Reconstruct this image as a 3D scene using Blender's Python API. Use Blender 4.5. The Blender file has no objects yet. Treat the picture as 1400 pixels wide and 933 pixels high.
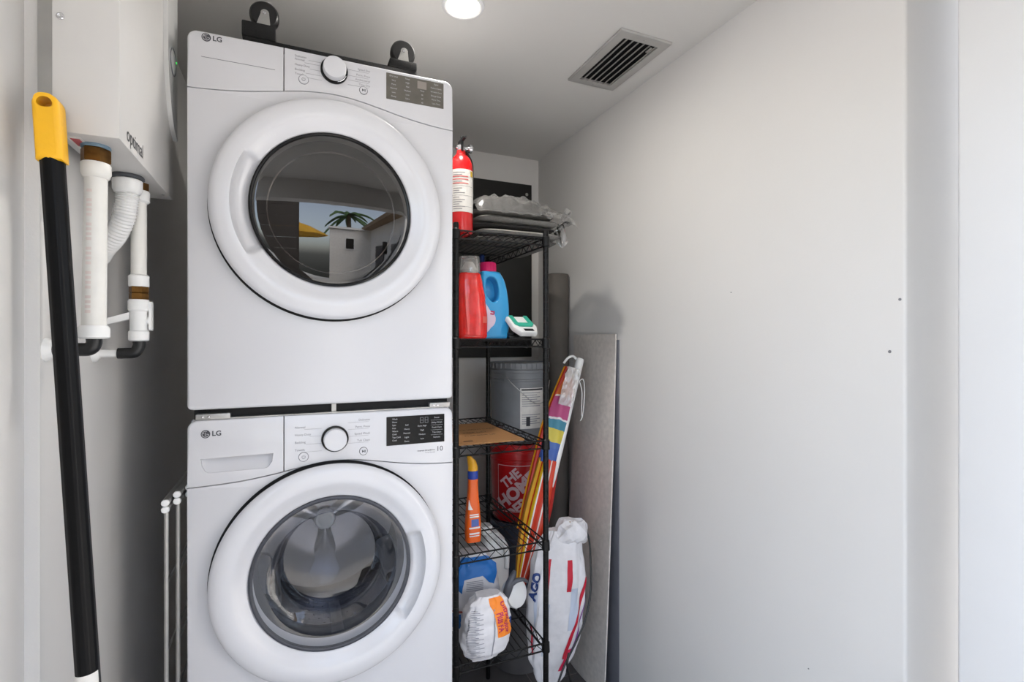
import bpy, bmesh, math, random
from math import sin, cos, pi, radians, sqrt, exp, hypot, atan2
from mathutils import Vector, Matrix, noise
from mathutils.geometry import tessellate_polygon

SC = bpy.context.scene
COL = SC.collection
random.seed(7)
H = 1.60                       # eye height
# ------------------------------------------------------------------ camera
cam = bpy.data.cameras.new('camera'); cam.sensor_width = 36; cam.lens = 694 / 1400 * 36
cam.shift_y = -1.5 / 1400; cam.clip_start = 0.02
co = bpy.data.objects.new('camera', cam); COL.objects.link(co)
co.location = (0, 0, H); co.rotation_euler = (pi / 2, 0, -radians(23.1687)); SC.camera = co
# ------------------------------------------------------------------ world, sun, exposure
w = bpy.data.worlds.new('sky'); SC.world = w; w.use_nodes = True
nt = w.node_tree; bg = nt.nodes['Background']
sky = nt.nodes.new('ShaderNodeTexSky'); sky.sky_type = 'NISHITA'; sky.sun_disc = False
sky.sun_elevation = radians(48); sky.sun_rotation = radians(20); sky.dust_density = 3.0; sky.air_density = 1.0
hs_ = nt.nodes.new('ShaderNodeHueSaturation'); hs_.inputs['Saturation'].default_value = .6
nt.links.new(sky.outputs[0], hs_.inputs['Color']); nt.links.new(hs_.outputs[0], bg.inputs[0]); bg.inputs[1].default_value = 0.94
sun = bpy.data.lights.new('sun', 'SUN'); sun.energy = 3.0; sun.angle = radians(1.5); sun.color = (1, .96, .9)
so = bpy.data.objects.new('sun', sun); COL.objects.link(so); so.rotation_euler = (radians(-24), 0, radians(-20))
SC.view_settings.view_transform = 'Standard'; SC.view_settings.look = 'None'
SC.view_settings.gamma = 1; SC.view_settings.use_curve_mapping = False
SC.view_settings.exposure = 0.0
LAMP_W = 7.5
LAMP_E = 30.0

# ------------------------------------------------------------------ helpers
def lin(h):
    if isinstance(h, (tuple, list)): return tuple(h[:3]) + (1,)
    h = h.lstrip('#'); out = []
    for i in (0, 2, 4):
        v = int(h[i:i + 2], 16) / 255
        out.append(v / 12.92 if v <= .04045 else ((v + .055) / 1.055) ** 2.4)
    return tuple(out) + (1,)

def mat(name, col, rough=.5, metal=0, var=.06, scale=14, bump=0, bscale=120, spec=.5, coat=0, stretch=None):
    m = bpy.data.materials.new(name); m.use_nodes = True
    t = m.node_tree; L = t.links.new; b = t.nodes['Principled BSDF']
    c = lin(col)
    tc = t.nodes.new('ShaderNodeTexCoord'); src = tc.outputs['Object']
    if stretch:
        mp = t.nodes.new('ShaderNodeMapping'); mp.inputs['Scale'].default_value = stretch
        L(src, mp.inputs[0]); src = mp.outputs[0]
    n = t.nodes.new('ShaderNodeTexNoise'); n.inputs['Scale'].default_value = scale; n.inputs['Detail'].default_value = 4
    L(src, n.inputs[0])
    r = t.nodes.new('ShaderNodeValToRGB')
    r.color_ramp.elements[0].position = .3; r.color_ramp.elements[1].position = .7
    r.color_ramp.elements[0].color = tuple(x * (1 - var) for x in c[:3]) + (1,)
    r.color_ramp.elements[1].color = tuple(min(1, x * (1 + var)) for x in c[:3]) + (1,)
    L(n.outputs[0], r.inputs[0]); L(r.outputs[0], b.inputs['Base Color'])
    b.inputs['Roughness'].default_value = rough; b.inputs['Metallic'].default_value = metal
    b.inputs['Specular IOR Level'].default_value = spec; b.inputs['Coat Weight'].default_value = coat
    b.inputs['Coat Roughness'].default_value = .08
    if bump:
        n2 = t.nodes.new('ShaderNodeTexNoise'); n2.inputs['Scale'].default_value = bscale; n2.inputs['Detail'].default_value = 3
        L(src, n2.inputs[0])
        bp = t.nodes.new('ShaderNodeBump'); bp.inputs['Strength'].default_value = bump; bp.inputs['Distance'].default_value = .004
        L(n2.outputs[0], bp.inputs['Height']); L(bp.outputs[0], b.inputs['Normal'])
    return m

def glass_mat(name, tint, base=.05, rough=.01, ior=1.5, body=0, body_col='#ffffff', fmax=1.0):
    m = bpy.data.materials.new(name); m.use_nodes = True; t = m.node_tree; L = t.links.new
    t.nodes.remove(t.nodes['Principled BSDF']); out = t.nodes['Material Output']
    tr = t.nodes.new('ShaderNodeBsdfTransparent'); tr.inputs[0].default_value = lin(tint)
    gl = t.nodes.new('ShaderNodeBsdfGlossy'); gl.inputs['Roughness'].default_value = rough; gl.inputs[0].default_value = (1, 1, 1, 1)
    fr = t.nodes.new('ShaderNodeFresnel'); fr.inputs[0].default_value = ior
    ad = t.nodes.new('ShaderNodeMath'); ad.operation = 'ADD'; ad.inputs[1].default_value = base; ad.use_clamp = True
    L(fr.outputs[0], ad.inputs[0])
    mn = t.nodes.new('ShaderNodeMath'); mn.operation = 'MINIMUM'; mn.inputs[1].default_value = fmax; L(ad.outputs[0], mn.inputs[0]); ad = mn
    mx = t.nodes.new('ShaderNodeMixShader'); L(ad.outputs[0], mx.inputs[0]); L(gl.outputs[0], mx.inputs[2])
    if body:
        df = t.nodes.new('ShaderNodeBsdfDiffuse'); df.inputs[0].default_value = lin(body_col)
        m2 = t.nodes.new('ShaderNodeMixShader')
        n = t.nodes.new('ShaderNodeTexNoise'); n.inputs['Scale'].default_value = 30; n.inputs['Detail'].default_value = 3
        tc = t.nodes.new('ShaderNodeTexCoord'); L(tc.outputs['Object'], n.inputs[0])
        ml = t.nodes.new('ShaderNodeMath'); ml.operation = 'MULTIPLY'; ml.inputs[1].default_value = .5 * body; ml.use_clamp = True
        ad2 = t.nodes.new('ShaderNodeMath'); ad2.operation = 'ADD'; ad2.inputs[1].default_value = 1.5; L(n.outputs[0], ad2.inputs[0]); L(ad2.outputs[0], ml.inputs[0]); L(ml.outputs[0], m2.inputs[0])
        L(tr.outputs[0], m2.inputs[1]); L(df.outputs[0], m2.inputs[2]); L(m2.outputs[0], mx.inputs[1])
    else:
        L(tr.outputs[0], mx.inputs[1])
    L(mx.outputs[0], out.inputs[0])
    return m

def emit(name, col, s):
    m = bpy.data.materials.new(name); m.use_nodes = True; b = m.node_tree.nodes['Principled BSDF']
    b.inputs['Base Color'].default_value = lin(col); b.inputs['Emission Color'].default_value = lin(col)
    b.inputs['Emission Strength'].default_value = s
    return m

def stripes_mat(name, stops, axis='U', rough=.45, wob=.0, spec=.5, trans=0):
    """flat print: constant colour bands along the U or V of the mesh's own UV layout"""
    m = bpy.data.materials.new(name); m.use_nodes = True; t = m.node_tree; L = t.links.new; b = t.nodes['Principled BSDF']
    uv = t.nodes.new('ShaderNodeUVMap'); sp = t.nodes.new('ShaderNodeSeparateXYZ'); L(uv.outputs[0], sp.inputs[0])
    val = sp.outputs[0 if axis == 'U' else 1]
    if wob:
        n = t.nodes.new('ShaderNodeTexNoise'); n.inputs['Scale'].default_value = 7; L(uv.outputs[0], n.inputs[0])
        ma = t.nodes.new('ShaderNodeMath'); ma.operation = 'MULTIPLY_ADD'; ma.inputs[1].default_value = wob
        L(n.outputs[0], ma.inputs[0]); L(val, ma.inputs[2]); val = ma.outputs[0]
    r = t.nodes.new('ShaderNodeValToRGB'); cr = r.color_ramp; cr.interpolation = 'CONSTANT'
    cr.elements[0].position = stops[0][0]; cr.elements[0].color = lin(stops[0][1])
    cr.elements[1].position = stops[1][0]; cr.elements[1].color = lin(stops[1][1])
    for p, c in stops[2:]:
        e = cr.elements.new(p); e.color = lin(c)
    L(val, r.inputs[0]); L(r.outputs[0], b.inputs['Base Color']); b.inputs['Roughness'].default_value = rough
    b.inputs['Specular IOR Level'].default_value = spec
    return m

def wmat(o):
    return (wmat(o.parent) if o.parent else Matrix.Identity(4)) @ o.matrix_basis

def obj(name, bm, mats, parent=None, smooth=True, recalc=True):
    """link a bmesh (built in world coordinates) as ONE mesh object"""
    if recalc: bmesh.ops.recalc_face_normals(bm, faces=bm.faces)
    if parent: bm.transform(wmat(parent).inverted())
    me = bpy.data.meshes.new(name); bm.to_mesh(me); bm.free()
    for m in (mats if isinstance(mats, (list, tuple)) else [mats]): me.materials.append(m)
    o = bpy.data.objects.new(name, me); COL.objects.link(o)
    if smooth:
        me.polygons.foreach_set('use_smooth', [True] * len(me.polygons))
        me.set_sharp_from_angle(angle=radians(38))
    if parent: o.parent = parent
    return o

def tag(o, label, cat, group=None, kind=None):
    o['label'] = label; o['category'] = cat
    if group: o['group'] = group
    if kind: o['kind'] = kind
    return o

def thing(name, label, cat, loc, group=None):
    o = bpy.data.objects.new(name, None); o.empty_display_size = .05; COL.objects.link(o); o.location = loc
    return tag(o, label, cat, group)

def struct(name, bm, m, parent=None, smooth=False):
    o = obj(name, bm, m, parent, smooth)
    if not parent: o['kind'] = 'structure'
    return o

def BM(): return bmesh.new()

def box(bm, x0, x1, y0, y1, z0, z1, bev=0, mi=0, seg=2):
    b = bmesh.new() if bev else bm
    v = [b.verts.new(p) for p in ((x0, y0, z0), (x1, y0, z0), (x1, y1, z0), (x0, y1, z0), (x0, y0, z1), (x1, y0, z1), (x1, y1, z1), (x0, y1, z1))]
    for f in ((0, 3, 2, 1), (4, 5, 6, 7), (0, 1, 5, 4), (1, 2, 6, 5), (2, 3, 7, 6), (3, 0, 4, 7)):
        b.faces.new([v[i] for i in f]).material_index = mi
    if bev:
        bmesh.ops.bevel(b, geom=b.edges[:], offset=bev, segments=seg, affect='EDGES', profile=.6)
        merge(bm, b, mi)
    return bm

def merge(bm, b, mi=None):
    vm = {v: bm.verts.new(v.co) for v in b.verts}
    for f in b.faces:
        try:
            g = bm.faces.new([vm[v] for v in f.verts]); g.material_index = f.material_index if mi is None else mi
        except ValueError: pass
    b.free()

def frame_of(d):
    d = Vector(d).normalized(); up = Vector((0, 0, 1)) if abs(d.z) < .9 else Vector((0, 1, 0))
    a = d.cross(up).normalized(); return d, a, d.cross(a)

def lathe(bm, prof, o, axis=(0, 0, 1), n=32, mi=0, cap=True):
    """prof: (radius, distance along axis)"""
    d, a, b = frame_of(axis); o = Vector(o); rings = []
    for r, h in prof:
        rings.append([bm.verts.new(o + d * h + (a * cos(2 * pi * i / n) + b * sin(2 * pi * i / n)) * max(r, 1e-5)) for i in range(n)])
    for j in range(len(rings) - 1):
        for i in range(n):
            bm.faces.new((rings[j][i], rings[j][(i + 1) % n], rings[j + 1][(i + 1) % n], rings[j + 1][i])).material_index = mi
    if cap:
        for rg in (rings[0], rings[-1]):
            bm.faces.new(rg).material_index = mi
    return bm

def cyl(bm, p0, p1, r, n=16, mi=0, bev=0, r1=None):
    p0 = Vector(p0); p1 = Vector(p1); L = (p1 - p0).length; r1 = r if r1 is None else r1
    if bev: prof = [(r - bev, 0), (r, bev), (r1, L - bev), (r1 - bev, L)]
    else: prof = [(r, 0), (r1, L)]
    return lathe(bm, prof, p0, p1 - p0, n, mi)

def tube(bm, pts, r, n=8, mi=0, closed=False):
    pts = [Vector(p) for p in pts]; N = len(pts); rings = []; prev = None
    for i, p in enumerate(pts):
        t = (pts[(i + 1) % N] - pts[i - 1]) if closed or 0 < i < N - 1 else (pts[1] - pts[0] if i == 0 else pts[-1] - pts[-2])
        t.normalize()
        if prev is None: _, a, _ = frame_of(t)
        else:
            a = prev - t * prev.dot(t); a.normalize()
        prev = a; b = t.cross(a); rr = r(i / (N - 1)) if callable(r) else r
        rings.append([bm.verts.new(p + (a * cos(2 * pi * k / n) + b * sin(2 * pi * k / n)) * rr) for k in range(n)])
    for j in range(N if closed else N - 1):
        A = rings[j]; B = rings[(j + 1) % N]
        for k in range(n): bm.faces.new((A[k], A[(k + 1) % n], B[(k + 1) % n], B[k])).material_index = mi
    if not closed:
        bm.faces.new(rings[0]).material_index = mi; bm.faces.new(rings[-1]).material_index = mi
    return bm

def spline(pts, n=8):
    P = [Vector(p) for p in pts]; out = []
    for i in range(len(P) - 1):
        p0 = P[max(i - 1, 0)]; p1 = P[i]; p2 = P[i + 1]; p3 = P[min(i + 2, len(P) - 1)]
        for k in range(n):
            t = k / n
            out.append(.5 * ((2 * p1) + (p2 - p0) * t + (2 * p0 - 5 * p1 + 4 * p2 - p3) * t * t + (3 * p1 - p0 - 3 * p2 + p3) * t ** 3))
    out.append(P[-1]); return out

def arc(cx, cz, r, a0, a1, n=8):
    return [(cx + r * cos(radians(a0 + (a1 - a0) * i / n)), cz + r * sin(radians(a0 + (a1 - a0) * i / n))) for i in range(n + 1)]

def rrect(x0, x1, z0, z1, r, n=6):
    if not isinstance(r, (tuple, list)): r = (r,) * 4
    return (arc(x0 + r[0], z0 + r[0], r[0], 180, 270, n) + arc(x1 - r[1], z0 + r[1], r[1], 270, 360, n)
            + arc(x1 - r[2], z1 - r[2], r[2], 0, 90, n) + arc(x0 + r[3], z1 - r[3], r[3], 90, 180, n))

def clean(p):
    q = []
    for a in p:
        if not q or hypot(a[0] - q[-1][0], a[1] - q[-1][1]) > 1e-5: q.append(a)
    if hypot(q[0][0] - q[-1][0], q[0][1] - q[-1][1]) < 1e-5: q.pop()
    return q

def inset(p, d, fac=None):
    """offset a CCW outline inwards by d (times fac(point))"""
    n = len(p); out = []
    for i in range(n):
        a = Vector(p[i - 1]); b = Vector(p[i]); c = Vector(p[(i + 1) % n])
        e1 = (b - a).normalized(); e2 = (c - b).normalized()
        n1 = Vector((-e1.y, e1.x)); n2 = Vector((-e2.y, e2.x)); m = n1 + n2
        if m.length < 1e-6: m = n1
        m.normalize(); k = d * (fac(p[i]) if fac else 1) / max(.4, m.dot(n1)); out.append((b.x + m.x * k, b.y + m.y * k))
    return out

def prism(bm, outer, y0, y1, holes=(), bev=0, bevh=0, back=0, M=None, mi=0, steps=3, fac=None):
    """outline in (x, z) extruded along y: front at y0 (rounded by bev), back at y1 (rounded by back)"""
    loops = [(clean(outer), bev, back, 1)] + [(clean(h), bevh, back and bevh, -1) for h in holes]
    fr, bk = [], []
    M = M or Matrix.Identity(4)
    def V(p, y): return bm.verts.new(M @ Vector((p[0], y, p[1])))
    for p, bv, bb, s in loops:
        rows = []
        if bv:
            for k in range(steps + 1):
                t = pi / 2 * k / steps; rows.append((bv * (1 - sin(t)), y0 + bv * (1 - cos(t))))
        else: rows.append((0, y0))
        if bb:
            for k in range(steps + 1):
                t = pi / 2 * k / steps; rows.append((bb * (1 - cos(t)), y1 - bb * (1 - sin(t))))
        else: rows.append((0, y1))
        R = []
        for d, y in rows:
            q = inset(p, d * s, fac if s > 0 else None) if d else p
            R.append([V(a, y) for a in q])
        for j in range(len(R) - 1):
            n = len(p)
            for i in range(n):
                f = (R[j][i], R[j][(i + 1) % n], R[j + 1][(i + 1) % n], R[j + 1][i])
                bm.faces.new(f if s > 0 else f[::-1]).material_index = mi
        fr.append(R[0]); bk.append(R[-1])
    Mi = M.inverted()
    for L, flip in ((fr, False), (bk, True)):
        flat = [v for l in L for v in l]
        for t in tessellate_polygon([[Vector(((Mi @ v.co).x, (Mi @ v.co).z, 0)) for v in l] for l in L]):
            try: bm.faces.new([flat[i] for i in t]).material_index = mi
            except ValueError: pass
    return bm

def grid(bm, f, nu, nv, closed_u=False, mi=0, cap=False, uvs=True):
    uvl = bm.loops.layers.uv.verify() if uvs else None
    cu = nu if closed_u else nu + 1
    V = [[bm.verts.new(f(i / nu, j / nv)) for i in range(cu)] for j in range(nv + 1)]
    for j in range(nv):
        for i in range(nu):
            F = bm.faces.new((V[j][i], V[j][(i + 1) % cu], V[j + 1][(i + 1) % cu], V[j + 1][i])); F.material_index = mi
            if uvs:
                for lp, (a, b) in zip(F.loops, ((i, j), (i + 1, j), (i + 1, j + 1), (i, j + 1))): lp[uvl].uv = (a / nu, b / nv)
    if cap:
        for r in (V[0], V[-1]):
            try: bm.faces.new(r).material_index = mi
            except ValueError: pass
    return bm

def text_bm(s, size, bold=0, sx=1, align='CENTER', extrude=0):
    c = bpy.data.curves.new('t', 'FONT'); c.body = s; c.size = size; c.align_x = align; c.align_y = 'CENTER'
    c.offset = bold; c.resolution_u = 3; c.extrude = extrude
    o = bpy.data.objects.new('t', c); COL.objects.link(o)
    me = bpy.data.meshes.new_from_object(o)
    bm = BM(); bm.from_mesh(me); bpy.data.objects.remove(o); bpy.data.curves.remove(c); bpy.data.meshes.remove(me)
    if sx != 1: bm.transform(Matrix.Diagonal((sx, 1, 1, 1)))
    return bm

def place(x, y, z, rot=0, facing='-Y'):
    """text plane to world: facing -Y (reads along +X), +X (reads along +Y), -X (reads along -Y)"""
    if facing == '-Y': m = Matrix(((1, 0, 0, 0), (0, 0, -1, 0), (0, 1, 0, 0), (0, 0, 0, 1)))
    elif facing == '+X': m = Matrix(((0, 0, 1, 0), (1, 0, 0, 0), (0, 1, 0, 0), (0, 0, 0, 1)))
    elif facing == '+Z': m = Matrix.Identity(4)
    elif facing == '-Z': m = Matrix(((1, 0, 0, 0), (0, -1, 0, 0), (0, 0, -1, 0), (0, 0, 0, 1)))
    return Matrix.Translation((x, y, z)) @ m @ Matrix.Rotation(rot, 4, 'Z')

def add_text(bm, s, size, x, y, z, bold=0, sx=1, align='CENTER', rot=0, facing='-Y'):
    t = text_bm(s, size, bold, sx, align); t.transform(place(x, y, z, rot, facing)); merge(bm, t); return bm

def wrap(bm, fn, step):
    """cut a flat print (in XY) into small cells and lay it on the surface fn(x, y)"""
    bmesh.ops.triangulate(bm, faces=bm.faces)
    for ax in (0, 1):
        cs = [v.co[ax] for v in bm.verts]; lo, hi = min(cs), max(cs); k = lo + step
        no = Vector((1, 0, 0)) if ax == 0 else Vector((0, 1, 0))
        while k < hi:
            bmesh.ops.bisect_plane(bm, geom=bm.verts[:] + bm.edges[:] + bm.faces[:], plane_co=no * k, plane_no=no, dist=1e-6); k += step
    for v in bm.verts: v.co = fn(v.co.x, v.co.y)
    return bm

def surf(f, u, v, off):
    e = .004; p = f(u, v); a = f(u + e, v) - f(u - e, v); b = f(u, v + e) - f(u, v - e); n = a.cross(b)
    if n.length > 1e-12: n.normalize()
    return p + n * off

def frame_strip(x0, x1, z0, z1, t):
    b = BM()
    for a in ((x0, x1, z0, z0 + t), (x0, x1, z1 - t, z1), (x0, x0 + t, z0 + t, z1 - t), (x1 - t, x1, z0 + t, z1 - t)):
        b.faces.new([b.verts.new((a[i], a[j], 0)) for i, j in ((0, 2), (1, 2), (1, 3), (0, 3))])
    return b

def copy_tree(o, parent=None):
    c = o.copy(); COL.objects.link(c)
    if parent: c.parent = parent
    for ch in [k for k in bpy.data.objects if k.parent == o]: copy_tree(ch, c)
    return c

# ------------------------------------------------------------------ materials
M_wall = mat('wall_paint', '#d6d4d1', .62, var=.012, scale=3, bump=.06, bscale=220)
M_ceil = mat('ceiling_paint', '#d3d1cd', .75, var=.012, scale=3, bump=.06, bscale=200)
M_trim = mat('trim_paint', '#d8d8d8', .42, var=.012, scale=4, bump=.03, bscale=60)
M_white = mat('white_enamel', '#cdcdd0', .26, var=.006, scale=2, coat=.25)
M_doorw = mat('white_plastic_door', '#cfcfd2', .24, var=.006, scale=2, coat=.3)
M_plast = mat('white_plastic', '#e4e4e2', .38, var=.02, scale=20)
M_pipe = mat('translucent_white_pipe', '#dcdad4', .38, var=.04, scale=25)
M_black = mat('black_plastic', '#0c0c0d', .38, var=.15)
M_gloss = mat('glossy_black', '#060607', .22, var=.1, spec=.3)
M_pole = mat('black_pole', '#040405', .36, var=.1, spec=.16)
M_disp_sheen = mat('display_ceiling_sheen', '#5c5850', .22, var=.18, scale=22, coat=.3)  # black display lightened to taupe for the ceiling it reflects
M_wire = mat('black_coated_wire', '#050505', .38, var=.2, scale=60, spec=.3)
M_gap = mat('black_gap', '#050506', .8, var=.1)  # black painted in for the shade of gaps and openings
M_rubber = mat('grey_rubber', '#3b3d44', .5, var=.1)
M_steel = mat('stainless_steel', '#77777c', .24, .95, var=.2, scale=8, stretch=(1, 6, 1))
M_chrome = mat('chrome', '#c9c9cb', .14, 1, var=.05)
M_zinc = mat('zinc_plate', '#a9a8a5', .4, .8, var=.08)
M_brass = mat('tarnished_brass', '#6a4a22', .38, .85, var=.45, scale=40)
M_yellow = mat('yellow_grip', '#eeb20c', .42, var=.05, bump=.12, bscale=160)
M_ink = mat('grey_ink', '#77777b', .5); M_ink2 = mat('dark_ink', '#2e2e32', .5)
M_lab = mat('white_legend', '#b9b9bb', .5); M_logo = mat('logo_grey', '#4a4b50', .35, .3)
M_redp = mat('red_paint', '#c40d10', .25, var=.05, coat=.3)
M_paper = mat('paper_label', '#d9d6d0', .6, var=.06, scale=40)
M_cush = mat('grey_cushion_cloth', '#66645f', .85, var=.18, scale=120, bump=.3, bscale=300)
M_board = mat('black_board', '#1b1b19', .5, var=.12)
M_redb = mat('red_bucket', '#b40d12', .33, var=.05, coat=.15)
M_greyb = mat('grey_bucket', '#75787c', .42, var=.08)
M_slate = mat('slate_bucket', '#4a5262', .42, var=.08)
M_card = mat('cardboard', '#a97a4b', .8, var=.1, scale=25, bump=.1, bscale=90, stretch=(40, 2, 2))
M_orange = mat('orange_plastic', '#e8600c', .32, var=.05)
M_blue = mat('blue_plastic', '#123a9a', .35)
M_cyan = mat('light_blue_plastic', '#2f97cf', .3, var=.05, coat=.2)
M_pink = mat('pink_cap', '#cf1560', .35, var=.06)
M_redliq = mat('red_detergent', '#de180e', .16, var=.14, scale=30, coat=.6)
M_clear = glass_mat('clear_cap', '#e4e2de', .05, .05, body=.22, body_col='#e0dcd6')
M_film2 = glass_mat('clear_film', '#d8d8d8', .06, .16, body=.24, body_col='#a8a7a4')
M_teal = mat('teal_rubber', '#2fa78c', .45)
M_foam = mat('grey_foam_roll', '#55504b', .8, var=.08, bump=.15, bscale=260)
M_alu = mat('brushed_aluminium_sheet', '#d8d1ca', .38, .12, var=.09, scale=9, bump=.06, bscale=30, stretch=(1, 5, 5))
M_sack = mat('white_woven_sack', '#d6d4d6', .55, var=.05, scale=40, bump=.2, bscale=60)
M_navy = mat('navy_print', '#1f3a78', .5); M_rprint = mat('red_print', '#b8102c', .5)
M_bprint = mat('blue_print', '#1668b4', .5); M_oprint = mat('orange_print', '#ee8420', .5)
M_mprint = mat('magenta_print', '#b01a56', .5); M_gprint = mat('grey_print', '#8d8d94', .6)
M_tile = mat('dark_grey_tile', '#5b5858', .42, var=.2, scale=6)
M_grout = mat('grout', '#8a8784', .9)
# ================================================================== the setting
WLX, WRX, WBY, CZ = -.42, 1.35, 2.75, 2.68
bm = BM(); box(bm, -.8, 1.75, .30, 2.9, -.06, -.004); floor = struct('floor', bm, M_grout)
bm = BM(); box(bm, -.2975, .2975, -.2975, .2975, -.004, 0, .0015, seg=1); tm = None
for ix in range(4):
    for iy in range(4):
        cx = .42 + (ix - 1.5) * .6; cy = .62 + iy * .6
        if tm is None:
            o = obj('tile', bm, M_tile, floor, False); tm = o.data
        else:
            o = bpy.data.objects.new('tile', tm); COL.objects.link(o); o.parent = floor
        o.location = (cx, cy, 0)
bm = BM(); box(bm, -.8, 1.7, -.35, 2.9, CZ, CZ + .1); ceiling = struct('ceiling', bm, M_ceil)
bm = BM(); box(bm, WLX - .12, WLX, 1.17, 2.87, 0, CZ)
box(bm, WLX - .12, WLX - .022, .72, 1.17, 0, CZ); struct('wall_left', bm, M_wall)
bm = BM(); box(bm, WLX - .1, 1.7, WBY, WBY + .12, 0, CZ); struct('wall_back', bm, M_wall)
bm = BM(); prism(bm, rrect(WRX, 1.75, .749, 2.87, (.008, .008, .001, .001)), 0, CZ, M=Matrix(((1, 0, 0, 0), (0, 0, 1, 0), (0, 1, 0, 0), (0, 0, 0, 1))))
wall_right = struct('wall_right', bm, M_wall, smooth=True)
for y, z, r in ((.762, 1.6 + .0985, .0035), (.785, 1.6 - .029, .004), (1.28, 1.76, .0022), (1.0, .66, .002)):
    bm = BM(); lathe(bm, [(r, 0), (r * .9, .0012), (r * .3, .0006), (1e-4, .0004)], (WRX, y, z), (-1, 0, 0), 12, cap=False); obj('screw_hole', bm, M_ink, wall_right)
bm = BM(); prism(bm, rrect(1.32, 1.75, .505, .632, (.001, .001, .001, .006)), 0, CZ, M=Matrix(((1, 0, 0, 0), (0, 0, 1, 0), (0, 1, 0, 0), (0, 0, 0, 1))))
struct('trim_1', bm, M_trim, smooth=True)
bm = BM(); box(bm, -.8, 1.75, -.35, -.2, 2.44, CZ); struct('porch_beam', bm, M_wall)  # unseen porch beam; its height shapes the door reflection and sky light

# ceiling lamp
LX, LY = .50, 1.57
lamp = thing('ceiling_light', 'round recessed ceiling light, switched on, above the dryer', 'ceiling light', (LX, LY, CZ))
bm = BM(); lathe(bm, [(.052, 0), (.054, .004), (.060, .006), (.068, .003), (.069, 0)], (LX, LY, CZ), (0, 0, -1), 40, cap=False); obj('trim_ring', bm, M_trim, lamp)
bm = BM(); lathe(bm, [(.0525, .0005), (.045, .0025), (.02, .0035), (1e-4, .0036)], (LX, LY, CZ), (0, 0, -1), 40, cap=False)
obj('lens', bm, emit('lamp_lens', '#fff6e6', LAMP_E), lamp)
ld = bpy.data.lights.new('ceiling_light_beam', 'AREA'); ld.shape = 'DISK'; ld.size = .09; ld.energy = LAMP_W; ld.color = (1, .965, .91)
lo = bpy.data.objects.new('ceiling_light_beam', ld); COL.objects.link(lo); lo.parent = lamp; lo.location = (0, 0, -.006)

# ceiling vent
vx0, vx1, vy0, vy1 = 1.037, 1.258, 1.462, 1.838
vent = thing('ceiling_vent', 'grey metal air vent with dark slots in the ceiling', 'vent', ((vx0 + vx1) / 2, (vy0 + vy1) / 2, CZ))
Mz = Matrix(((1, 0, 0, 0), (0, 0, 1, 0), (0, -1, 0, CZ), (0, 0, 0, 1)))    # (x, y=depth below, z) -> world: outline in x/y, depth downwards
def vz(p, depth): return Vector((p[0], p[1], CZ - depth))
bm = BM()
Mv = Matrix(((1, 0, 0, 0), (0, 0, 1, 0), (0, 1, 0, CZ - .01), (0, 0, 0, 1)))
prism(bm, rrect(vx0, vx1, vy0, vy1, .003), 0, .0095, holes=[rrect(vx0 + .036, vx1 - .036, vy0 + .036, vy1 - .036, .002)], bev=.004, M=Mv)
obj('frame', bm, mat('vent_grey', '#a9a7a3', .5), vent)
bm = BM(); box(bm, vx0 + .03, vx1 - .03, vy0 + .03, vy1 - .03, CZ - .0015, CZ - .0005); obj('duct_shade', bm, M_gap, vent, False)  # black plate painted as the shade inside the vent opening
ns = 6; M_slat = mat('slat_grey', '#96948f', .5)
for i in range(ns):
    x = vx0 + .036 + (vx1 - vx0 - .072) * (i + .65) / ns
    bm = BM(); box(bm, -.0095, .0095, vy0 + .036, vy1 - .036, -.0007, .0007)
    bm.transform(Matrix.Translation((x, 0, CZ - .0085)) @ Matrix.Rotation(radians(-32), 4, 'Y')); obj('slat', bm, M_slat, vent, False)
for y in (vy0 + .018, vy1 - .018):
    bm = BM(); lathe(bm, [(.004, 0), (.003, .0015), (1e-4, .002)], ((vx0 + vx1) / 2, y, CZ - .0099), (0, 0, -1), 12); obj('screw', bm, M_zinc, vent)
bm = BM(); box(bm, vx1 - .062, vx1 - .054, vy0 + .045, vy0 + .075, CZ - .013, CZ - .0095); obj('lever', bm, M_slat, vent, False)

# ================================================================== washer and dryer
FY = 1.48
XL, XR = -.247, .439
def seam(x, base, amp, c, wd): return base + amp * exp(-((x - c) / wd) ** 2)

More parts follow.
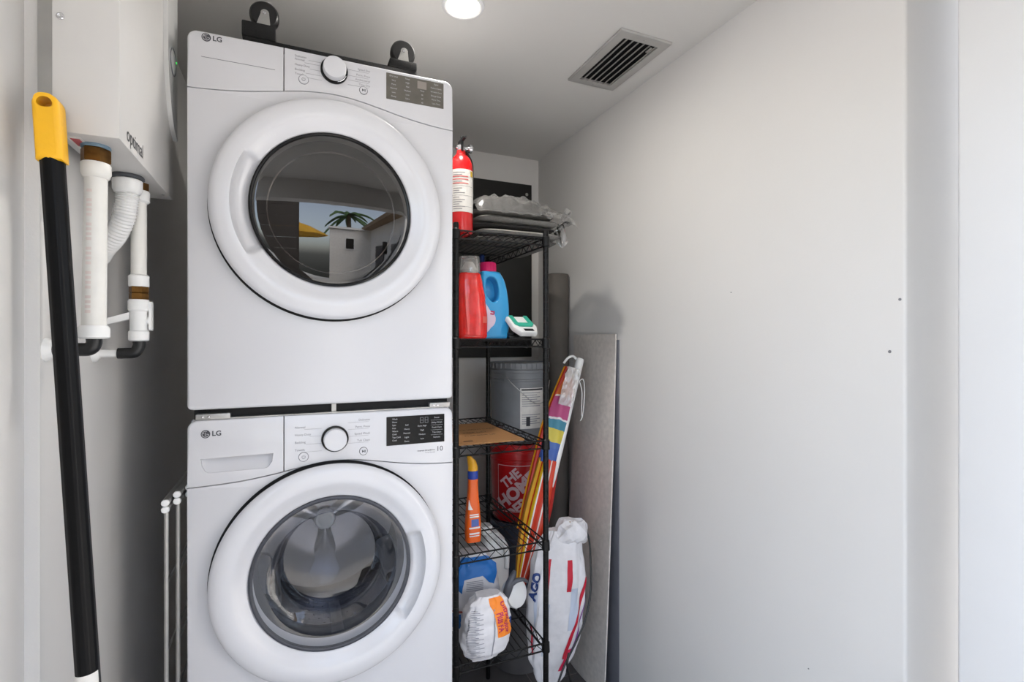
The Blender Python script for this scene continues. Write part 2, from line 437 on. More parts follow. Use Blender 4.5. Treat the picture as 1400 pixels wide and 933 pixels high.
def appliance(name, label, zb, zt, ring_z, sp, slot_left, base):
    t = thing(name, label, 'dryer' if name == 'clothes_dryer' else 'washing machine', ((XL + XR) / 2, FY + .36, base))
    bm = BM(); box(bm, XL + .004, XR - .004, FY + .035, FY + .72, zb + .001, zt - .001, .006)
    # open the front of the shell where the drum is
    b2 = BM()
    prism(b2, rrect(XL + .004, XR - .004, zb + .001, zt - .001, .006), FY + .034, FY + .036, holes=[arc(.098, ring_z, .235, 0, 360, 48)[:-1]])
    for f in [f for f in bm.faces if f.calc_center_median().y < FY + .0352 and f.calc_area() > .1]: bm.faces.remove(f)
    merge(bm, b2); obj('cabinet', bm, M_white, t)
    S = [XL + (XR - XL) * i / 60 for i in range(61)]
    zs = lambda x: seam(x, *sp)
    g = .0008
    low = arc(XL + .012, zb + .012, .012, 180, 270, 6) + arc(XR - .012, zb + .012, .012, 270, 360, 6) + [(x, zs(x) - g) for x in reversed(S)]
    bm = BM(); prism(bm, low, FY, FY + .034, holes=[arc(.098, ring_z, .235, 0, 360, 64)[:-1]], bev=.007, fac=lambda p: .13 if p[1] > zs(p[0]) - .006 else 1); obj('front_panel', bm, M_white, t)
    xs = -.0265
    rt = .024
    left = [(x, zs(x) + g) for x in S if x < xs - g] + [(xs - g, zs(xs) + g), (xs - g, zt)] + arc(XL + rt, zt - rt, rt, 90, 180, 8)
    right = [(xs + g, zs(xs) + g)] + [(x, zs(x) + g) for x in S if x > xs + g] + arc(XR - rt, zt - rt, rt, 0, 90, 8) + [(xs + g, zt)]
    return t, left, right, zs

def big_bevel(bm, outline, y0, y1, holes=(), zs=None):
    prism(bm, outline, y0, y1, holes=holes, bev=.0065, fac=lambda p: .13 if p[1] < zs(p[0]) + .006 or abs(p[0] + .0265) < .003 else 1)

def door_ring(parent, cz, a0, a1, gap):
    prof = [(.270, -.004), (.289, -.018), (.2958, -.0205), (.2975, -.026), (.2955, -.030), (.289, -.0355), (.278, -.039), (.262, -.0405), (.249, -.0395),
            (.241, -.0365), (.232, -.031), (.222, -.0255), (.214, -.0225), (.2095, -.0205), (.207, -.016), (.206, .012), (.20, .03)]
    n = 192; cx = .098; bm = BM(); R = []
    def wgt(d):
        d = (d - a0) % 360; span = (a1 - a0) % 360
        if d > span: return 0
        e = min(d, span - d) / 5.0; e = max(0, min(1, e)); return e * e * (3 - 2 * e)
    for j, (r, y) in enumerate(prof):
        row = []
        for i in range(n):
            a = 2 * pi * i / n; k = wgt(math.degrees(a)); rr, yy = r, y
            if 8 <= j <= 14: yy = y + k * (.016 if j >= 10 else (.0 if j == 8 else .010)); rr = r + k * (.004 if j in (9, 10) else 0)
            row.append(bm.verts.new((cx + rr * cos(a), FY + yy, cz + rr * sin(a))))
        R.append(row)
    for j in range(len(R) - 1):
        for i in range(n): bm.faces.new((R[j][i], R[j][(i + 1) % n], R[j + 1][(i + 1) % n], R[j + 1][i]))
    o = obj('door', bm, M_doorw, parent)
    bm = BM(); lathe(bm, [(.2950, .0005), (.2948, -.0202), (.27, -.0202)], (cx, FY, cz), (0, 1, 0), 96, cap=False); obj('door_shade_ring', bm, M_gap, o)  # black ring added to draw the shadow gap behind the door
    bm = BM(); lathe(bm, [(.3002, .0), (.3002, -.0007), (.28, -.0007)], (cx - .0012, FY, cz + gap), (0, 1, 0), 96, cap=False); obj('door_gap_shade', bm, M_gap, o)  # flat black ring on the panel, drawn as the shaded gap
    return o

def knob(parent, x, z):
    k = obj('knob', lathe(BM(), [(.0358, 0), (.0358, .006), (.0345, .008), (.031, .0085)], (x, FY, z), (0, -1, 0), 48), M_gloss, parent)
    obj('knob_cap', lathe(BM(), [(.0305, .006), (.0300, .024), (.0285, .0265), (.020, .0275), (1e-4, .0278)], (x, FY, z), (0, -1, 0), 48), M_white, k)
    bm = BM(); tube(bm, [(x + .0325 * cos(a), FY - .0088, z + .0325 * sin(a)) for a in [radians(-75 + 6 * i) for i in range(10)]], .0012, 6); obj('knob_pointer', bm, M_chrome, k)

def buttons(parent, z1, z2):
    for name, x, z, r, s in (('power_button', .0218, z1, .0118, 0), ('start_button', .178, z2, .0105, 1)):
        b = obj(name, lathe(BM(), [(r, 0), (r, .0012), (r * .93, .0022), (1e-4, .0024)], (x, FY, z), (0, -1, 0), 32), M_white, parent)
        bm = BM(); tube(bm, [(x + r * 1.03 * cos(a * pi / 16), FY - .0004, z + r * 1.03 * sin(a * pi / 16)) for a in range(32)], .0008, 6, closed=True)
        if s:
            vs = [bm.verts.new(p) for p in ((x - .004, FY - .0032, z - .004), (x + .0015, FY - .0032, z), (x - .004, FY - .0032, z + .004))]; bm.faces.new(vs)
            for q in (.0022, .0042): box(bm, x + q, x + q + .0011, FY - .0034, FY - .003, z - .0035, z + .0035)
        else:
            tube(bm, [(x + .0042 * cos(radians(a)), FY - .003, z + .0042 * sin(radians(a))) for a in range(125, 416, 15)], .0006, 6)
            box(bm, x - .0005, x + .0005, FY - .0034, FY - .0028, z + .001, z + .0055)
        obj('button_symbol', bm, M_ink2 if s else M_ink, b, False)

def logo(parent, x, z):
    o = obj('logo_disc', lathe(BM(), [(.0105, 0), (.0103, .0008), (1e-4, .0009)], (x, FY, z), (0, -1, 0), 32), M_logo, parent)
    bm = BM(); y = FY - .0013
    tube(bm, [(x + .0075 * cos(radians(a)), y, z + .0075 * sin(radians(a))) for a in range(65, 361, 12)] + [(x + .002, y, z)], .0007, 6)
    tube(bm, [(x - .0005, y, z + .0045), (x - .0005, y, z - .004), (x + .0025, y, z - .004)], .0007, 6)
    lathe(bm, [(.0013, 0), (.0009, .0006)], (x - .0042, y + .0003, z + .0025), (0, -1, 0), 10); obj('logo_mark', bm, M_lab, o)
    bm = BM(); add_text(bm, 'LG', .0175, x + .0138, FY - .0004, z, bold=.0005, align='LEFT'); obj('logo_letters', bm, M_logo, parent, False)

def legends(parent, rows_l, rows_r, xl=.000, xr=.196, k=.0084):
    bm = BM()
    for s, z in rows_l: add_text(bm, s, k, xl, FY - .0004, z, align='LEFT')
    for s, z in rows_r: add_text(bm, s, k, xr, FY - .0004, z, align='RIGHT')
    for (s, z) in rows_l: box(bm, xl + .024 + .0035 * max(0, len(s) - 6), .068, FY - .0005, FY - .0002, z - .0062, z - .0057)
    for (s, z) in rows_r: box(bm, .136, xr - .004, FY - .0005, FY - .0002, z - .0062, z - .0057)
    o = obj('programme_legend', bm, M_ink, parent, False); o['kind'] = 'stuff'

# ---------------- washer
WZB, WZT, WRZ = .418, 1.397, .967
washer, Lf, Rt, zsw = appliance('washing_machine', 'white front-loading washing machine under the dryer, clear door showing its steel drum', WZB, WZT, WRZ, (1.2288, .0375, .11, .175), False, 0)
bm = BM(); box(bm, XL + .002, XR - .002, FY + .02, FY + .71, .0, .413, .006); obj('pedestal', bm, M_white, washer)
hx0, hx1, hz0, hz1 = -.218, -.052, 1.263, 1.301
recess = [(hx0, hz1 - .001), (hx0 + .003, hz0 + .018)] + arc(hx0 + .022, hz0 + .016, .016, 200, 270, 5) + arc(hx1 - .022, hz0 + .016, .016, 270, 340, 5) + [(hx1 - .002, hz0 + .018), (hx1, hz1)]
recess = clean(recess)
bm = BM(); big_bevel(bm, Lf, FY, FY + .03, [recess], zsw); dr = obj('detergent_drawer', bm, M_white, washer)
bm = BM()      # scooped pull, deep at its top edge
def scoop(u, v):
    x = hx0 - .001 + (hx1 - hx0 + .002) * u; e = sin(pi * max(.0, min(1, u))) ** .3
    z = hz1 + .001 - (hz1 - hz0 + .002) * v
    return Vector((x, FY + .0245 * (1 - v ** 1.3) * (.35 + .65 * e) + .002, z))
grid(bm, scoop, 24, 8); obj('drawer_pull', bm, M_white, dr)
bm = BM(); big_bevel(bm, Rt, FY, FY + .034, (), zsw); obj('control_panel', bm, M_white, washer)
wd = door_ring(washer, WRZ, -42, 22, .0010)
knob(washer, .102, 1.3275); buttons(washer, 1.2843, 1.2866); logo(washer, -.2068, 1.3622)
legends(washer, [('Normal', 1.364), ('Heavy Duty', 1.344), ('Bedding', 1.3235), ('Towels', 1.303)],
        [('Delicates', 1.375), ('Perm. Press', 1.356), ('Speed Wash', 1.3365), ('Tub Clean', 1.3175)])
bm = BM(); add_text(bm, '10', .021, .398, FY - .0004, 1.275); add_text(bm, 'Inverter DirectDrive', .0062, .3835, FY - .0004, 1.2735, bold=.0001, align='RIGHT')
add_text(bm, '10 Year Warranty', .004, .3835, FY - .0004, 1.267, align='RIGHT')
obj('warranty_print', bm, M_ink2, washer, False)
bm = BM(); prism(bm, rrect(.2415, .4125, 1.2955, 1.3785, .0015), FY - .0008, FY); disp = obj('display', bm, M_gloss, washer, False)
bm = BM(); y = FY - .0012
for i, s in enumerate(('Wash', 'Rinse', 'Spin', 'Hot', 'Warm', 'Cold', 'Tap Cold', 'Cool')): add_text(bm, s, .0063, .258, y, 1.371 - i * .0088, align='LEFT')
for i, s in enumerate(('Soil', 'Heavy', 'Normal', 'Light', 'Extra')): add_text(bm, s, .0063, .300, y, 1.352 - i * .0118)
for i, s in enumerate(('Extra High', 'High', 'Medium', 'Low')): add_text(bm, s, .006, .345, y, 1.347 - i * .0125)
for i, s in enumerate(('Steam', 'Delay Wash', 'Fresh Care', 'Tub Clean', 'Remote')): add_text(bm, s, .0065, .389, y, 1.369 - i * .0145)
for i in range(4): box(bm, .371, .407, y - .0001, y, 1.3615 - i * .0145, 1.362 - i * .0145)
o = obj('display_legend', bm, M_lab, disp, False); o['kind'] = 'stuff'
bm = BM()
for q in (.339, .353):
    for a in ((0, .010, .016, .0172), (0, .010, .008, .0092), (0, .010, 0, .0012), (0, .0012, 0, .0172), (.0088, .010, 0, .0172)):
        box(bm, q + a[0], q + a[1], y - .0001, y, 1.355 + a[2], 1.355 + a[3])
obj('display_digits', bm, M_ink, disp, False)
# washer inside
bm = BM(); lathe(bm, [(.2065, .012), (.205, .028), (.212, .04), (.21, .058), (.198, .07), (.19, .082), (.20, .092)], (.098, FY, WRZ), (0, 1, 0), 72, cap=False); obj('door_seal', bm, M_rubber, washer)
bm = BM(); lathe(bm, [(.202, .09), (.236, .097), (.242, .11), (.243, .40), (.235, .425), (.19, .435), (.14, .432), (.10, .438), (.045, .445), (1e-4, .446)], (.098, FY, WRZ), (0, 1, 0), 72, cap=False)
drum = obj('drum', bm, M_steel, washer)
for a in (90, 210, 330):
    bm = BM()
    def baffle(u, v, a=a):
        s = sin(pi * u); b = radians(a) + .17 * (u - .5) * 2; rr = .242 - .055 * s ** .8 * (1 - .25 * v)
        return Vector((.098 + rr * cos(b), FY + .115 + .30 * v, WRZ + rr * sin(b)))
    grid(bm, baffle, 12, 6); obj('drum_paddle', bm, mat('paddle_plastic', '#8b8c92', .35) if a == 90 else bpy.data.materials['paddle_plastic'], drum)
for a in (30, 150, 270):
    bm = BM()
    def arm(u, v, a=a):
        s = sin(pi * u); b = radians(a); wdt = (.018 + .05 * v) * (u - .5) * 2; rr = .03 + .195 * v
        return Vector((.098 + rr * cos(b) - wdt * sin(b), FY + .437 - .012 * s, WRZ + rr * sin(b) + wdt * cos(b)))
    grid(bm, arm, 10, 6); obj('drum_rib', bm, bpy.data.materials.get('rib_steel') or mat('rib_steel', '#a4a4a8', .25, .9), drum)
bm = BM(); lathe(bm, [(.036, .0), (.036, .012), (.030, .018), (.024, .016), (.022, .016), (.018, .019), (1e-4, .02)], (.098, FY + .44, WRZ), (0, -1, 0), 40); obj('drum_hub', bm, mat('hub_plastic', '#efefef', .4), drum)
bm = BM(); k = 0
for row in range(9):
    for i in range(54):
        a = 2 * pi * (i + .5 * (row % 2)) / 54; yy = FY + .14 + row * .026
        if min(abs((math.degrees(a) - q + 180) % 360 - 180) for q in (90, 210, 330)) < 13: continue
        p = Vector((.098 + .2420 * cos(a), yy, WRZ + .2420 * sin(a))); d, u_, v_ = frame_of((cos(a), 0, sin(a)))
        bm.faces.new([bm.verts.new(p + (u_ * cos(q * pi / 3) + v_ * sin(q * pi / 3)) * .0028) for q in range(6)])
o = obj('drum_holes', bm, M_gap, drum, False, recalc=False); o['kind'] = 'stuff'
M_wglass = glass_mat('washer_glass', '#e6e8ec', .02, .02, fmax=.24)
bm = BM(); lathe(bm, [(.2075, -.0195), (.203, -.0235), (.195, -.024), (.180, -.0235), (.168, -.021)], (.098, FY, WRZ), (0, 1, 0), 96, cap=False)
lathe(bm, [(.168, -.021), (.163, -.010), (.157, .02), (.150, .06), (.142, .095), (.128, .112), (.10, .118), (.05, .120), (1e-4, .1205)], (.098, FY, WRZ), (0, 1, 0), 96, cap=False)
obj('door_glass', bm, M_wglass, wd)
bm = BM(); lathe(bm, [(.2085, -.019), (.2075, -.0245), (.203, -.0262), (.1985, -.0245), (.198, -.015)], (.098, FY, WRZ), (0, 1, 0), 96, cap=False); obj('door_glass_rim', bm, M_rubber, wd)

# ---------------- dryer
DZB, DZT, DRZ = 1.4234, 2.3785, 1.953
dryer, Lf, Rt, zsd = appliance('clothes_dryer', 'white front-loading dryer stacked on the washer, dark glass door, caster dolly on top', DZB, DZT, DRZ, (2.229, .048, .095, .20), True, DZB)
bm = BM(); big_bevel(bm, Lf, FY, FY + .034, (), zsd); lp = obj('cover_panel', bm, M_white, dryer)
bm = BM(); p0, p1 = (-.2163, 2.3131), (-.048, 2.3231)
prism(bm, [(p0[0], p0[1] - .0006), (p1[0], p0[1] + .0004), (p1[0], p0[1] + .0016), (p0[0], p0[1] + .0006)], FY - .0006, FY + .001); obj('panel_groove', bm, M_ink, lp, False)
bm = BM(); big_bevel(bm, Rt, FY, FY + .034, (), zsd); obj('control_panel', bm, M_white, dryer)
dd = door_ring(dryer, DRZ, 147, 215, -.0026)
knob(dryer, .100, 2.3415); buttons(dryer, 2.3024, 2.303); logo(dryer, -.2052, 2.3635)
legends(dryer, [('Delicates', 2.375 - .012), ('Normal', 2.3545), ('Heavy Duty', 2.340), ('Bedding', 2.327), ('Towels', 2.3155)],
        [('Speed Dry', 2.360), ('Perm. Press', 2.344), ('Antibacterial', 2.331), ('Time Dry', 2.318)], k=.0078)
bm = BM(); prism(bm, rrect(.241, .410, 2.2925, 2.3675, .0015), FY - .0008, FY); disp = obj('display', bm, M_disp_sheen, dryer, False)
bm = BM(); y = FY - .0012
for i, s in enumerate(('Dry Level', 'Very', 'More', 'Normal', 'Less', 'Damp')): add_text(bm, s, .006, .262, y, 2.360 - i * .0115)
for i, s in enumerate(('Temp.', 'High', 'Mid', 'Medium', 'Low', 'Ultra')): add_text(bm, s, .006, .302, y, 2.360 - i * .0115)
for i, s in enumerate(('Time', '60', '50', '40')): add_text(bm, s, .006, .345, y, 2.333 - i * .0115)
for i, s in enumerate(('Signal', 'Reduce Static', 'Wrinkle Care', 'Energy Saver', 'More Time', 'Less Time')): add_text(bm, s, .006, .387, y, 2.360 - i * .0115)
o = obj('display_legend', bm, M_lab, disp, False); o['kind'] = 'stuff'
bm = BM(); box(bm, .331, .358, y - .0002, y + .0002, 2.339, 2.361); obj('display_window', bm, mat('display_window', '#8f8780', .25), disp, False)
bm = BM(); lathe(bm, [(.2005, .02), (.195, .05), (.17, .12), (.12, .16), (1e-4, .165)], (.098, FY, DRZ), (0, 1, 0), 72, cap=False); obj('door_bowl', bm, mat('dark_bowl', '#37342f', .5), dd)
bm = BM(); lathe(bm, [(.2075, -.0195)] + [(.2 * q / 14, -.0225 - .0125 * (1 - (q / 14) ** 2)) for q in range(14, 0, -1)] + [(1e-4, -.035)], (.098, FY, DRZ), (0, 1, 0), 96, cap=False)
obj('door_glass', bm, glass_mat('smoked_glass', '#86827f', .035, .008), dd)
bm = BM(); tube(bm, [(.098 + .166 * cos(2 * pi * i / 96), FY + .0, DRZ - .003 + .166 * sin(2 * pi * i / 96)) for i in range(96)], .0024, 8, closed=True); obj('inner_glass_rim', bm, M_chrome, dd)
bm = BM(); lathe(bm, [(.2085, -.019), (.2075, -.024), (.204, -.0258), (.2005, -.0245), (.1995, -.015)], (.098, FY, DRZ), (0, 1, 0), 96, cap=False); obj('door_glass_rim', bm, M_gloss, dd)

# ---------------- stacking kit between them
kit = thing('stacking_bracket', 'metal stacking bracket in the black gap between washer and dryer', 'bracket', (.096, FY + .03, WZT))
bm = BM(); box(bm, XL + .012, XR - .012, FY + .022, FY + .70, WZT + .0002, DZB - .0002); obj('gap_shade_box', bm, M_gap, kit, False)  # black box put in to draw the shade between the machines
bm = BM(); box(bm, XL + .035, XR - .03, FY + .006, FY + .022, WZT + .0005, WZT + .0035); obj('rail', bm, M_zinc, kit, False)
for x0, x1 in ((XL + .018, XL + .095), (XR - .07, XR - .008)):
    bm = BM(); box(bm, x0, x1, FY + .004, FY + .024, WZT + .001, WZT + .015, .002); e = obj('end_plate', bm, M_zinc, kit)
    bm = BM()
    for q in (.2, .38): lathe(bm, [(.0035, 0), (.0025, .0015), (1e-4, .002)], (x0 + q * (x1 - x0), FY + .004, WZT + .008), (0, -1, 0), 10)
    obj('screw', bm, M_chrome, e)
bm = BM(); box(bm, .094, .106, FY + .012, FY + .022, WZT + .0036, DZB - .001); obj('centre_clip', bm, M_zinc, kit, False)

# ---------------- dolly, upside down on the dryer
dz = DZT
dolly = thing('furniture_dolly', 'black furniture dolly upside down on top of the dryer, casters up', 'dolly', (.12, 1.78, dz))
M_carpet = mat('black_carpet', '#0d0d0d', .9, var=.4, scale=200, bump=.5, bscale=400)
for y0 in (1.548, 1.95):
    bm = BM(); box(bm, -.13, .345, y0, y0 + .07, dz, dz + .047, .004); obj('rail', bm, M_carpet, dolly)
for x0 in (-.132, .262):
    bm = BM(); box(bm, x0, x0 + .083, 1.545, 2.025, dz + .0465, dz + .088 - (.017 if x0 > 0 else 0), .004); obj('end_board', bm, M_carpet, dolly)
for cx in (-.079, .311):
    for cy in (1.60, 1.97):
        zt = dz + .088 - (.017 if cx > 0 else 0); zc = zt + (.047 if cx > 0 else .050)
        c = obj('caster', lathe(BM(), [(.012, -.016), (.033, -.016), (.0375, -.011), (.0385, 0), (.0375, .011), (.033, .016), (.012, .016)], (cx, cy, zc), (0, -1, 0), 40), M_black, dolly)
        for s in (-1, 1):
            bm = BM(); out = [(cx - .024, zt + .002), (cx + .017, zt + .002)] + arc(cx + .002, zc, .011, -10, 190, 8); prism(bm, out, cy + s * .0185 - .001, cy + s * .0185 + .001); obj('fork_plate', bm, M_zinc, c)
        bm = BM(); cyl(bm, (cx, cy - .024, zc), (cx, cy + .024, zc), .0045, 12, bev=.001); obj('axle', bm, M_chrome, c)
        bm = BM(); box(bm, cx - .03, cx + .026, cy - .026, cy + .026, zt + .0005, zt + .0035); obj('mounting_plate', bm, M_zinc, c, False)
# ================================================================== wire shelving unit
SX0, SX1, SY0, SY1 = .50, .84, 1.65, 2.25
TIERS = (.50, .87, 1.236, 1.605, 1.974)
shelf = thing('wire_shelving_unit', 'tall narrow black wire shelving unit beside the stacked washer and dryer', 'shelf', ((SX0 + SX1) / 2, (SY0 + SY1) / 2, 0))
for x in (SX0, SX1):
    for y in (SY0, SY1):
        prof = [(.010, 0), (.010, .01)]
        bm = BM(); z = .01; pr_ = [(.009, 0), (.0102, .004)]
        while z < 1.985:
            pr_ += [(.0102, z), (.0092, z + .0008), (.0102, z + .0016)]; z += .0254
        pr_ += [(.0102, 1.992), (.0085, 1.997)]
        lathe(bm, pr_, (x, y, 0), (0, 0, 1), 14); obj('post', bm, M_wire, shelf)
def rim_mesh():
    bm = BM(); hh = .03; r = .0030
    X0, X1, Y0, Y1 = SX0 + .012, SX1 - .012, SY0, SY1
    for (a, b) in (((SX0, SY0), (SX1, SY0)), ((SX1, SY0), (SX1, SY1)), ((SX1, SY1), (SX0, SY1)), ((SX0, SY1), (SX0, SY0))):
        A = Vector((a[0], a[1], 0)); B = Vector((b[0], b[1], 0)); d = (B - A).normalized(); A += d * .011; B -= d * .011
        for z in (-.003, -hh): cyl(bm, A + Vector((0, 0, z)), B + Vector((0, 0, z)), r, 8)
        n = int((B - A).length / .05) * 2; pts = [A.lerp(B, i / n) + Vector((0, 0, -.004 if i % 2 else -hh + .001)) for i in range(n + 1)]
        tube(bm, pts, .0017, 6)
    for y in (SY0 + .2, SY0 + .4): cyl(bm, (SX0, y, -.008), (SX1, y, -.008), .0028, 8)
    return bm
rim = None; wire_me = None; collar_me = None
for k, tz in enumerate(TIERS):
    if rim is None:
        o = obj('wire_shelf', rim_mesh(), M_wire); rim = o.data
    else:
        o = bpy.data.objects.new('wire_shelf', rim); COL.objects.link(o)
    o.parent = shelf; o.location = (-shelf.location.x, -shelf.location.y, tz)
    for i in range(1, 14):
        if wire_me is None:
            bm = BM(); cyl(bm, (0, SY0, -.0035), (0, SY1, -.0035), .0017, 6); q = obj('wire', bm, M_wire); wire_me = q.data
        else:
            q = bpy.data.objects.new('wire', wire_me); COL.objects.link(q)
        q.parent = o; q.location = (SX0 + (SX1 - SX0) * i / 14, 0, 0)
    for x in (SX0, SX1):
        for y in (SY0, SY1):
            if collar_me is None:
                bm = BM(); lathe(bm, [(.0105, -.036), (.015, -.034), (.0145, -.02), (.0138, .0), (.0105, .003)], (0, 0, 0), (0, 0, 1), 16); q = obj('collar', bm, M_wire); collar_me = q.data
            else:
                q = bpy.data.objects.new('collar', collar_me); COL.objects.link(q)
            q.parent = o; q.location = (x, y, 0)
Z1, Z2, Z3, Z4, Z5 = (t - .0015 for t in reversed(TIERS))

# ---------------- fire extinguisher on the top shelf
ex, ey = .548, 1.745
fe = thing('fire_extinguisher', 'red fire extinguisher with white label standing on the top shelf', 'fire extinguisher', (ex, ey, Z1))
bm = BM(); lathe(bm, [(.034, 0), (.041, .006), (.042, .02), (.042, .238), (.040, .255), (.034, .272), (.024, .285), (.017, .292), (.0155, .305)], (ex, ey, Z1), (0, 0, 1), 40); obj('cylinder', bm, M_redp, fe)
az = atan2(-ey, -ex) - .0
def lab(s, t, r=.0424): return Vector((ex + r * cos(az + s / r), ey + r * sin(az + s / r), Z1 + t))
bm = BM(); grid(bm, lambda u, v: lab(-.075 + .15 * u, .078 + .15 * v), 30, 2); l_ = obj('label', bm, M_paper, fe)
bm = BM()
for i in range(17):
    t = .215 - i * .0080; wd_ = .044 - .01 * (i % 3)
    if i in (6, 10): continue
    grid(bm, lambda u, v, t=t, w_=wd_: lab(-.03 + w_ * u, t + .0022 * v, .0428), 10, 1)
for t in (.168, .135, .096): grid(bm, lambda u, v, t=t: lab(-.05 + .1 * u, t + .001 * v, .0428), 20, 1)
obj('label_print', bm, M_ink, l_)
bm = BM()
for t in (.19, .20, .176): grid(bm, lambda u, v, t=t: lab(-.032 + .06 * u, t + .004 * v, .0429), 12, 1)
obj('label_stripe', bm, mat('pale_red_print', '#c46a66', .6), l_)
bm = BM(); grid(bm, lambda u, v: lab(.038 + .016 * u, .205 + .02 * v, .0429), 6, 1); obj('label_mark', bm, mat('yellow_print', '#c9a423', .5), l_)
bm = BM(); lathe(bm, [(.013, .303), (.015, .308), (.015, .322), (.010, .328)], (ex, ey, Z1), (0, 0, 1), 20); cyl(bm, (ex - .02, ey, Z1 + .316), (ex + .03, ey, Z1 + .316), .0075, 14)
vl = obj('valve', bm, M_chrome, fe)
bm = BM(); cyl(bm, (ex + .026, ey - .004, Z1 + .316), (ex + .040, ey - .004, Z1 + .316), .0155, 24, bev=.002); obj('pressure_gauge', bm, M_chrome, vl)
bm = BM(); box(bm, ex - .006, ex + .005, ey - .05, ey + .02, Z1 + .334, Z1 + .343, .002); box(bm, ex - .005, ex + .004, ey - .018, ey - .008, Z1 + .3, Z1 + .353, .002); obj('handle', bm, M_black, fe)
bm = BM(); tube(bm, spline([(ex + .012, ey - .01, Z1 + .306), (ex + .03, ey + .006, Z1 + .292), (ex + .045, ey + .016, Z1 + .272), (ex + .049, ey + .02, Z1 + .24), (ex + .049, ey + .02, Z1 + .15)]), .0055, 8)
obj('hose', bm, M_black, fe)
bm = BM(); box(bm, ex + .022, ex + .058, ey + .0415, ey + .047, Z1 + .11, Z1 + .285, .002); obj('bracket', bm, M_black, fe)

# ---------------- grey cushions and the plastic bag on them
def pad(cx, cy, z0, lx, ly, th, seed, rot):
    bm = BM()
    def f(u, v):
        x = (u - .5) * 2; y = (v - .5) * 2
        return x, y
    n = 22
    for side in (1, -1):
        def g(u, v, side=side):
            x = (u - .5) * 2; y = (v - .5) * 2
            e = (max(0, 1 - x ** 6) * max(0, 1 - y ** 6)) ** .35
            nz = noise.noise(Vector((x * 2, y * 2, seed))) * .004 * e * (1 if side > 0 else .3)
            ex_ = 1 + .012 * noise.noise(Vector((y * 3, seed, 1)))
            x, y = x * sqrt(max(0, 1 - .16 * y * y * abs(y) ** 3)), y * sqrt(max(0, 1 - .16 * x * x * abs(x) ** 3))
            p = Vector((x * lx / 2 * ex_, y * ly / 2, th / 2 + side * th / 2 * e + nz))
            return Matrix.Translation((cx, cy, z0)) @ Matrix.Rotation(rot, 4, 'Z') @ p
        grid(bm, g, n, n, uvs=False)
    bmesh.ops.remove_doubles(bm, verts=bm.verts, dist=.0006)
    return bm
cz_ = Z1 + .0035
M_cushes = [M_cush, mat('light_grey_cushion', '#8d8b86', .85, var=.15, scale=120, bump=.3, bscale=300), mat('charcoal_cushion', '#3c3a38', .85, var=.18, scale=120, bump=.3, bscale=300)]
names = ['bottom', 'second from bottom', 'middle', 'second from top', 'top']
ths = (.022, .024, .022, .024, .022); mi_ = (0, 1, 2, 1, 0); offs = ((.0, 0, 0), (.012, -.012, .02), (-.004, .006, -.015), (.01, -.004, .01), (-.01, .006, -.02))
for i in range(5):
    o = obj('folded_cushion', pad(.795 + offs[i][0], 1.985 + offs[i][1], cz_, .37, .40, ths[i], i * 3.1, offs[i][2]), M_cushes[mi_[i]])
    tag(o, 'flat grey seat cushion, %s of five stacked on the top shelf' % names[i], 'cushion', 'grey cushions on the top shelf')
    cz_ += ths[i] + .0028
def bagtop(u, v, up=1):
    x = (u - .5) * 2; y = (v - .5) * 2
    e = (max(0, 1 - abs(x) ** 3.5) * max(0, 1 - y ** 4)) ** .5
    rid = noise.noise(Vector((x * 3.1, y * 7, 4.4))) * .020 + noise.noise(Vector((x * 9, y * 4, 9))) * .006 + noise.noise(Vector((x * 5, y * 16, 2))) * .012 - .02 * abs(noise.noise(Vector((x * 4, y * 3, 12))))
    h = .055 * e * (1.05 - .5 * max(0, x)) + rid * (.3 + .7 * e)
    p = Vector((.806 + x * .190, 1.965 + y * .20, cz_ + .006 + max(0, h)))
    if x > .78:
        t = (x - .78) / .22; p.x += .045 * t; p.z += .030 * t * (1 - abs(y)) - .05 * t * max(0, abs(y + .2) - .3) * 1.4
    if y < -.86: p.z -= .05 * (-.86 - y) / .14 * (.6 + .4 * noise.noise(Vector((x * 6, 1, 1))))
    return p
bm = BM(); grid(bm, bagtop, 56, 40)
bag = obj('plastic_bag', bm, M_film2, None); tag(bag, 'clear plastic bag draped over the cushions on the top shelf', 'plastic bag')
bm = BM(); grid(bm, lambda u, v: bagtop(.06 + .8 * u, .08 + .84 * v) - Vector((0, 0, .008 + .016 * v)), 30, 26); obj('bag_contents', bm, mat('pale_grey_foam', '#75736f', .7, var=.1), bag)
def tailf(u, v):
    a = (u - .5) * 1.3; r = .004 + .085 * v ** 1.2
    return Vector((.965 + .075 * v + .022 * sin(a * 4) * v, 1.82 + r * (u - .5) * 1.3, 2.040 + .070 * v + .095 * (u - .5) * v + .010 * noise.noise(Vector((u * 9, v * 4, 7)))))
bm = BM(); grid(bm, tailf, 22, 10)
grid(bm, lambda u, v: Vector((.972 + .012 * sin(u * 11) * v + .022 * v, 1.80 + .10 * (u - .5) * (1 - .4 * v), 2.045 - .062 * v + .010 * sin(u * 14))), 14, 8)
obj('bag_tail', bm, M_film2, bag)

# ---------------- black board on the back wall
bd = thing('wall_board', 'black board screwed to the back wall behind the shelving', 'board', (.9, WBY, 1.5))
bm = BM(); box(bm, .42, 1.295, WBY - .022, WBY - .001, 1.50, 2.52, .002); obj('panel', bm, M_board, bd)
for z in (2.46, 1.56):
    bm = BM(); lathe(bm, [(.010, 0), (.0095, .002), (.004, .0025), (1e-4, .003)], (1.262, WBY - .022, z), (0, -1, 0), 18); obj('screw', bm, M_chrome, bd)

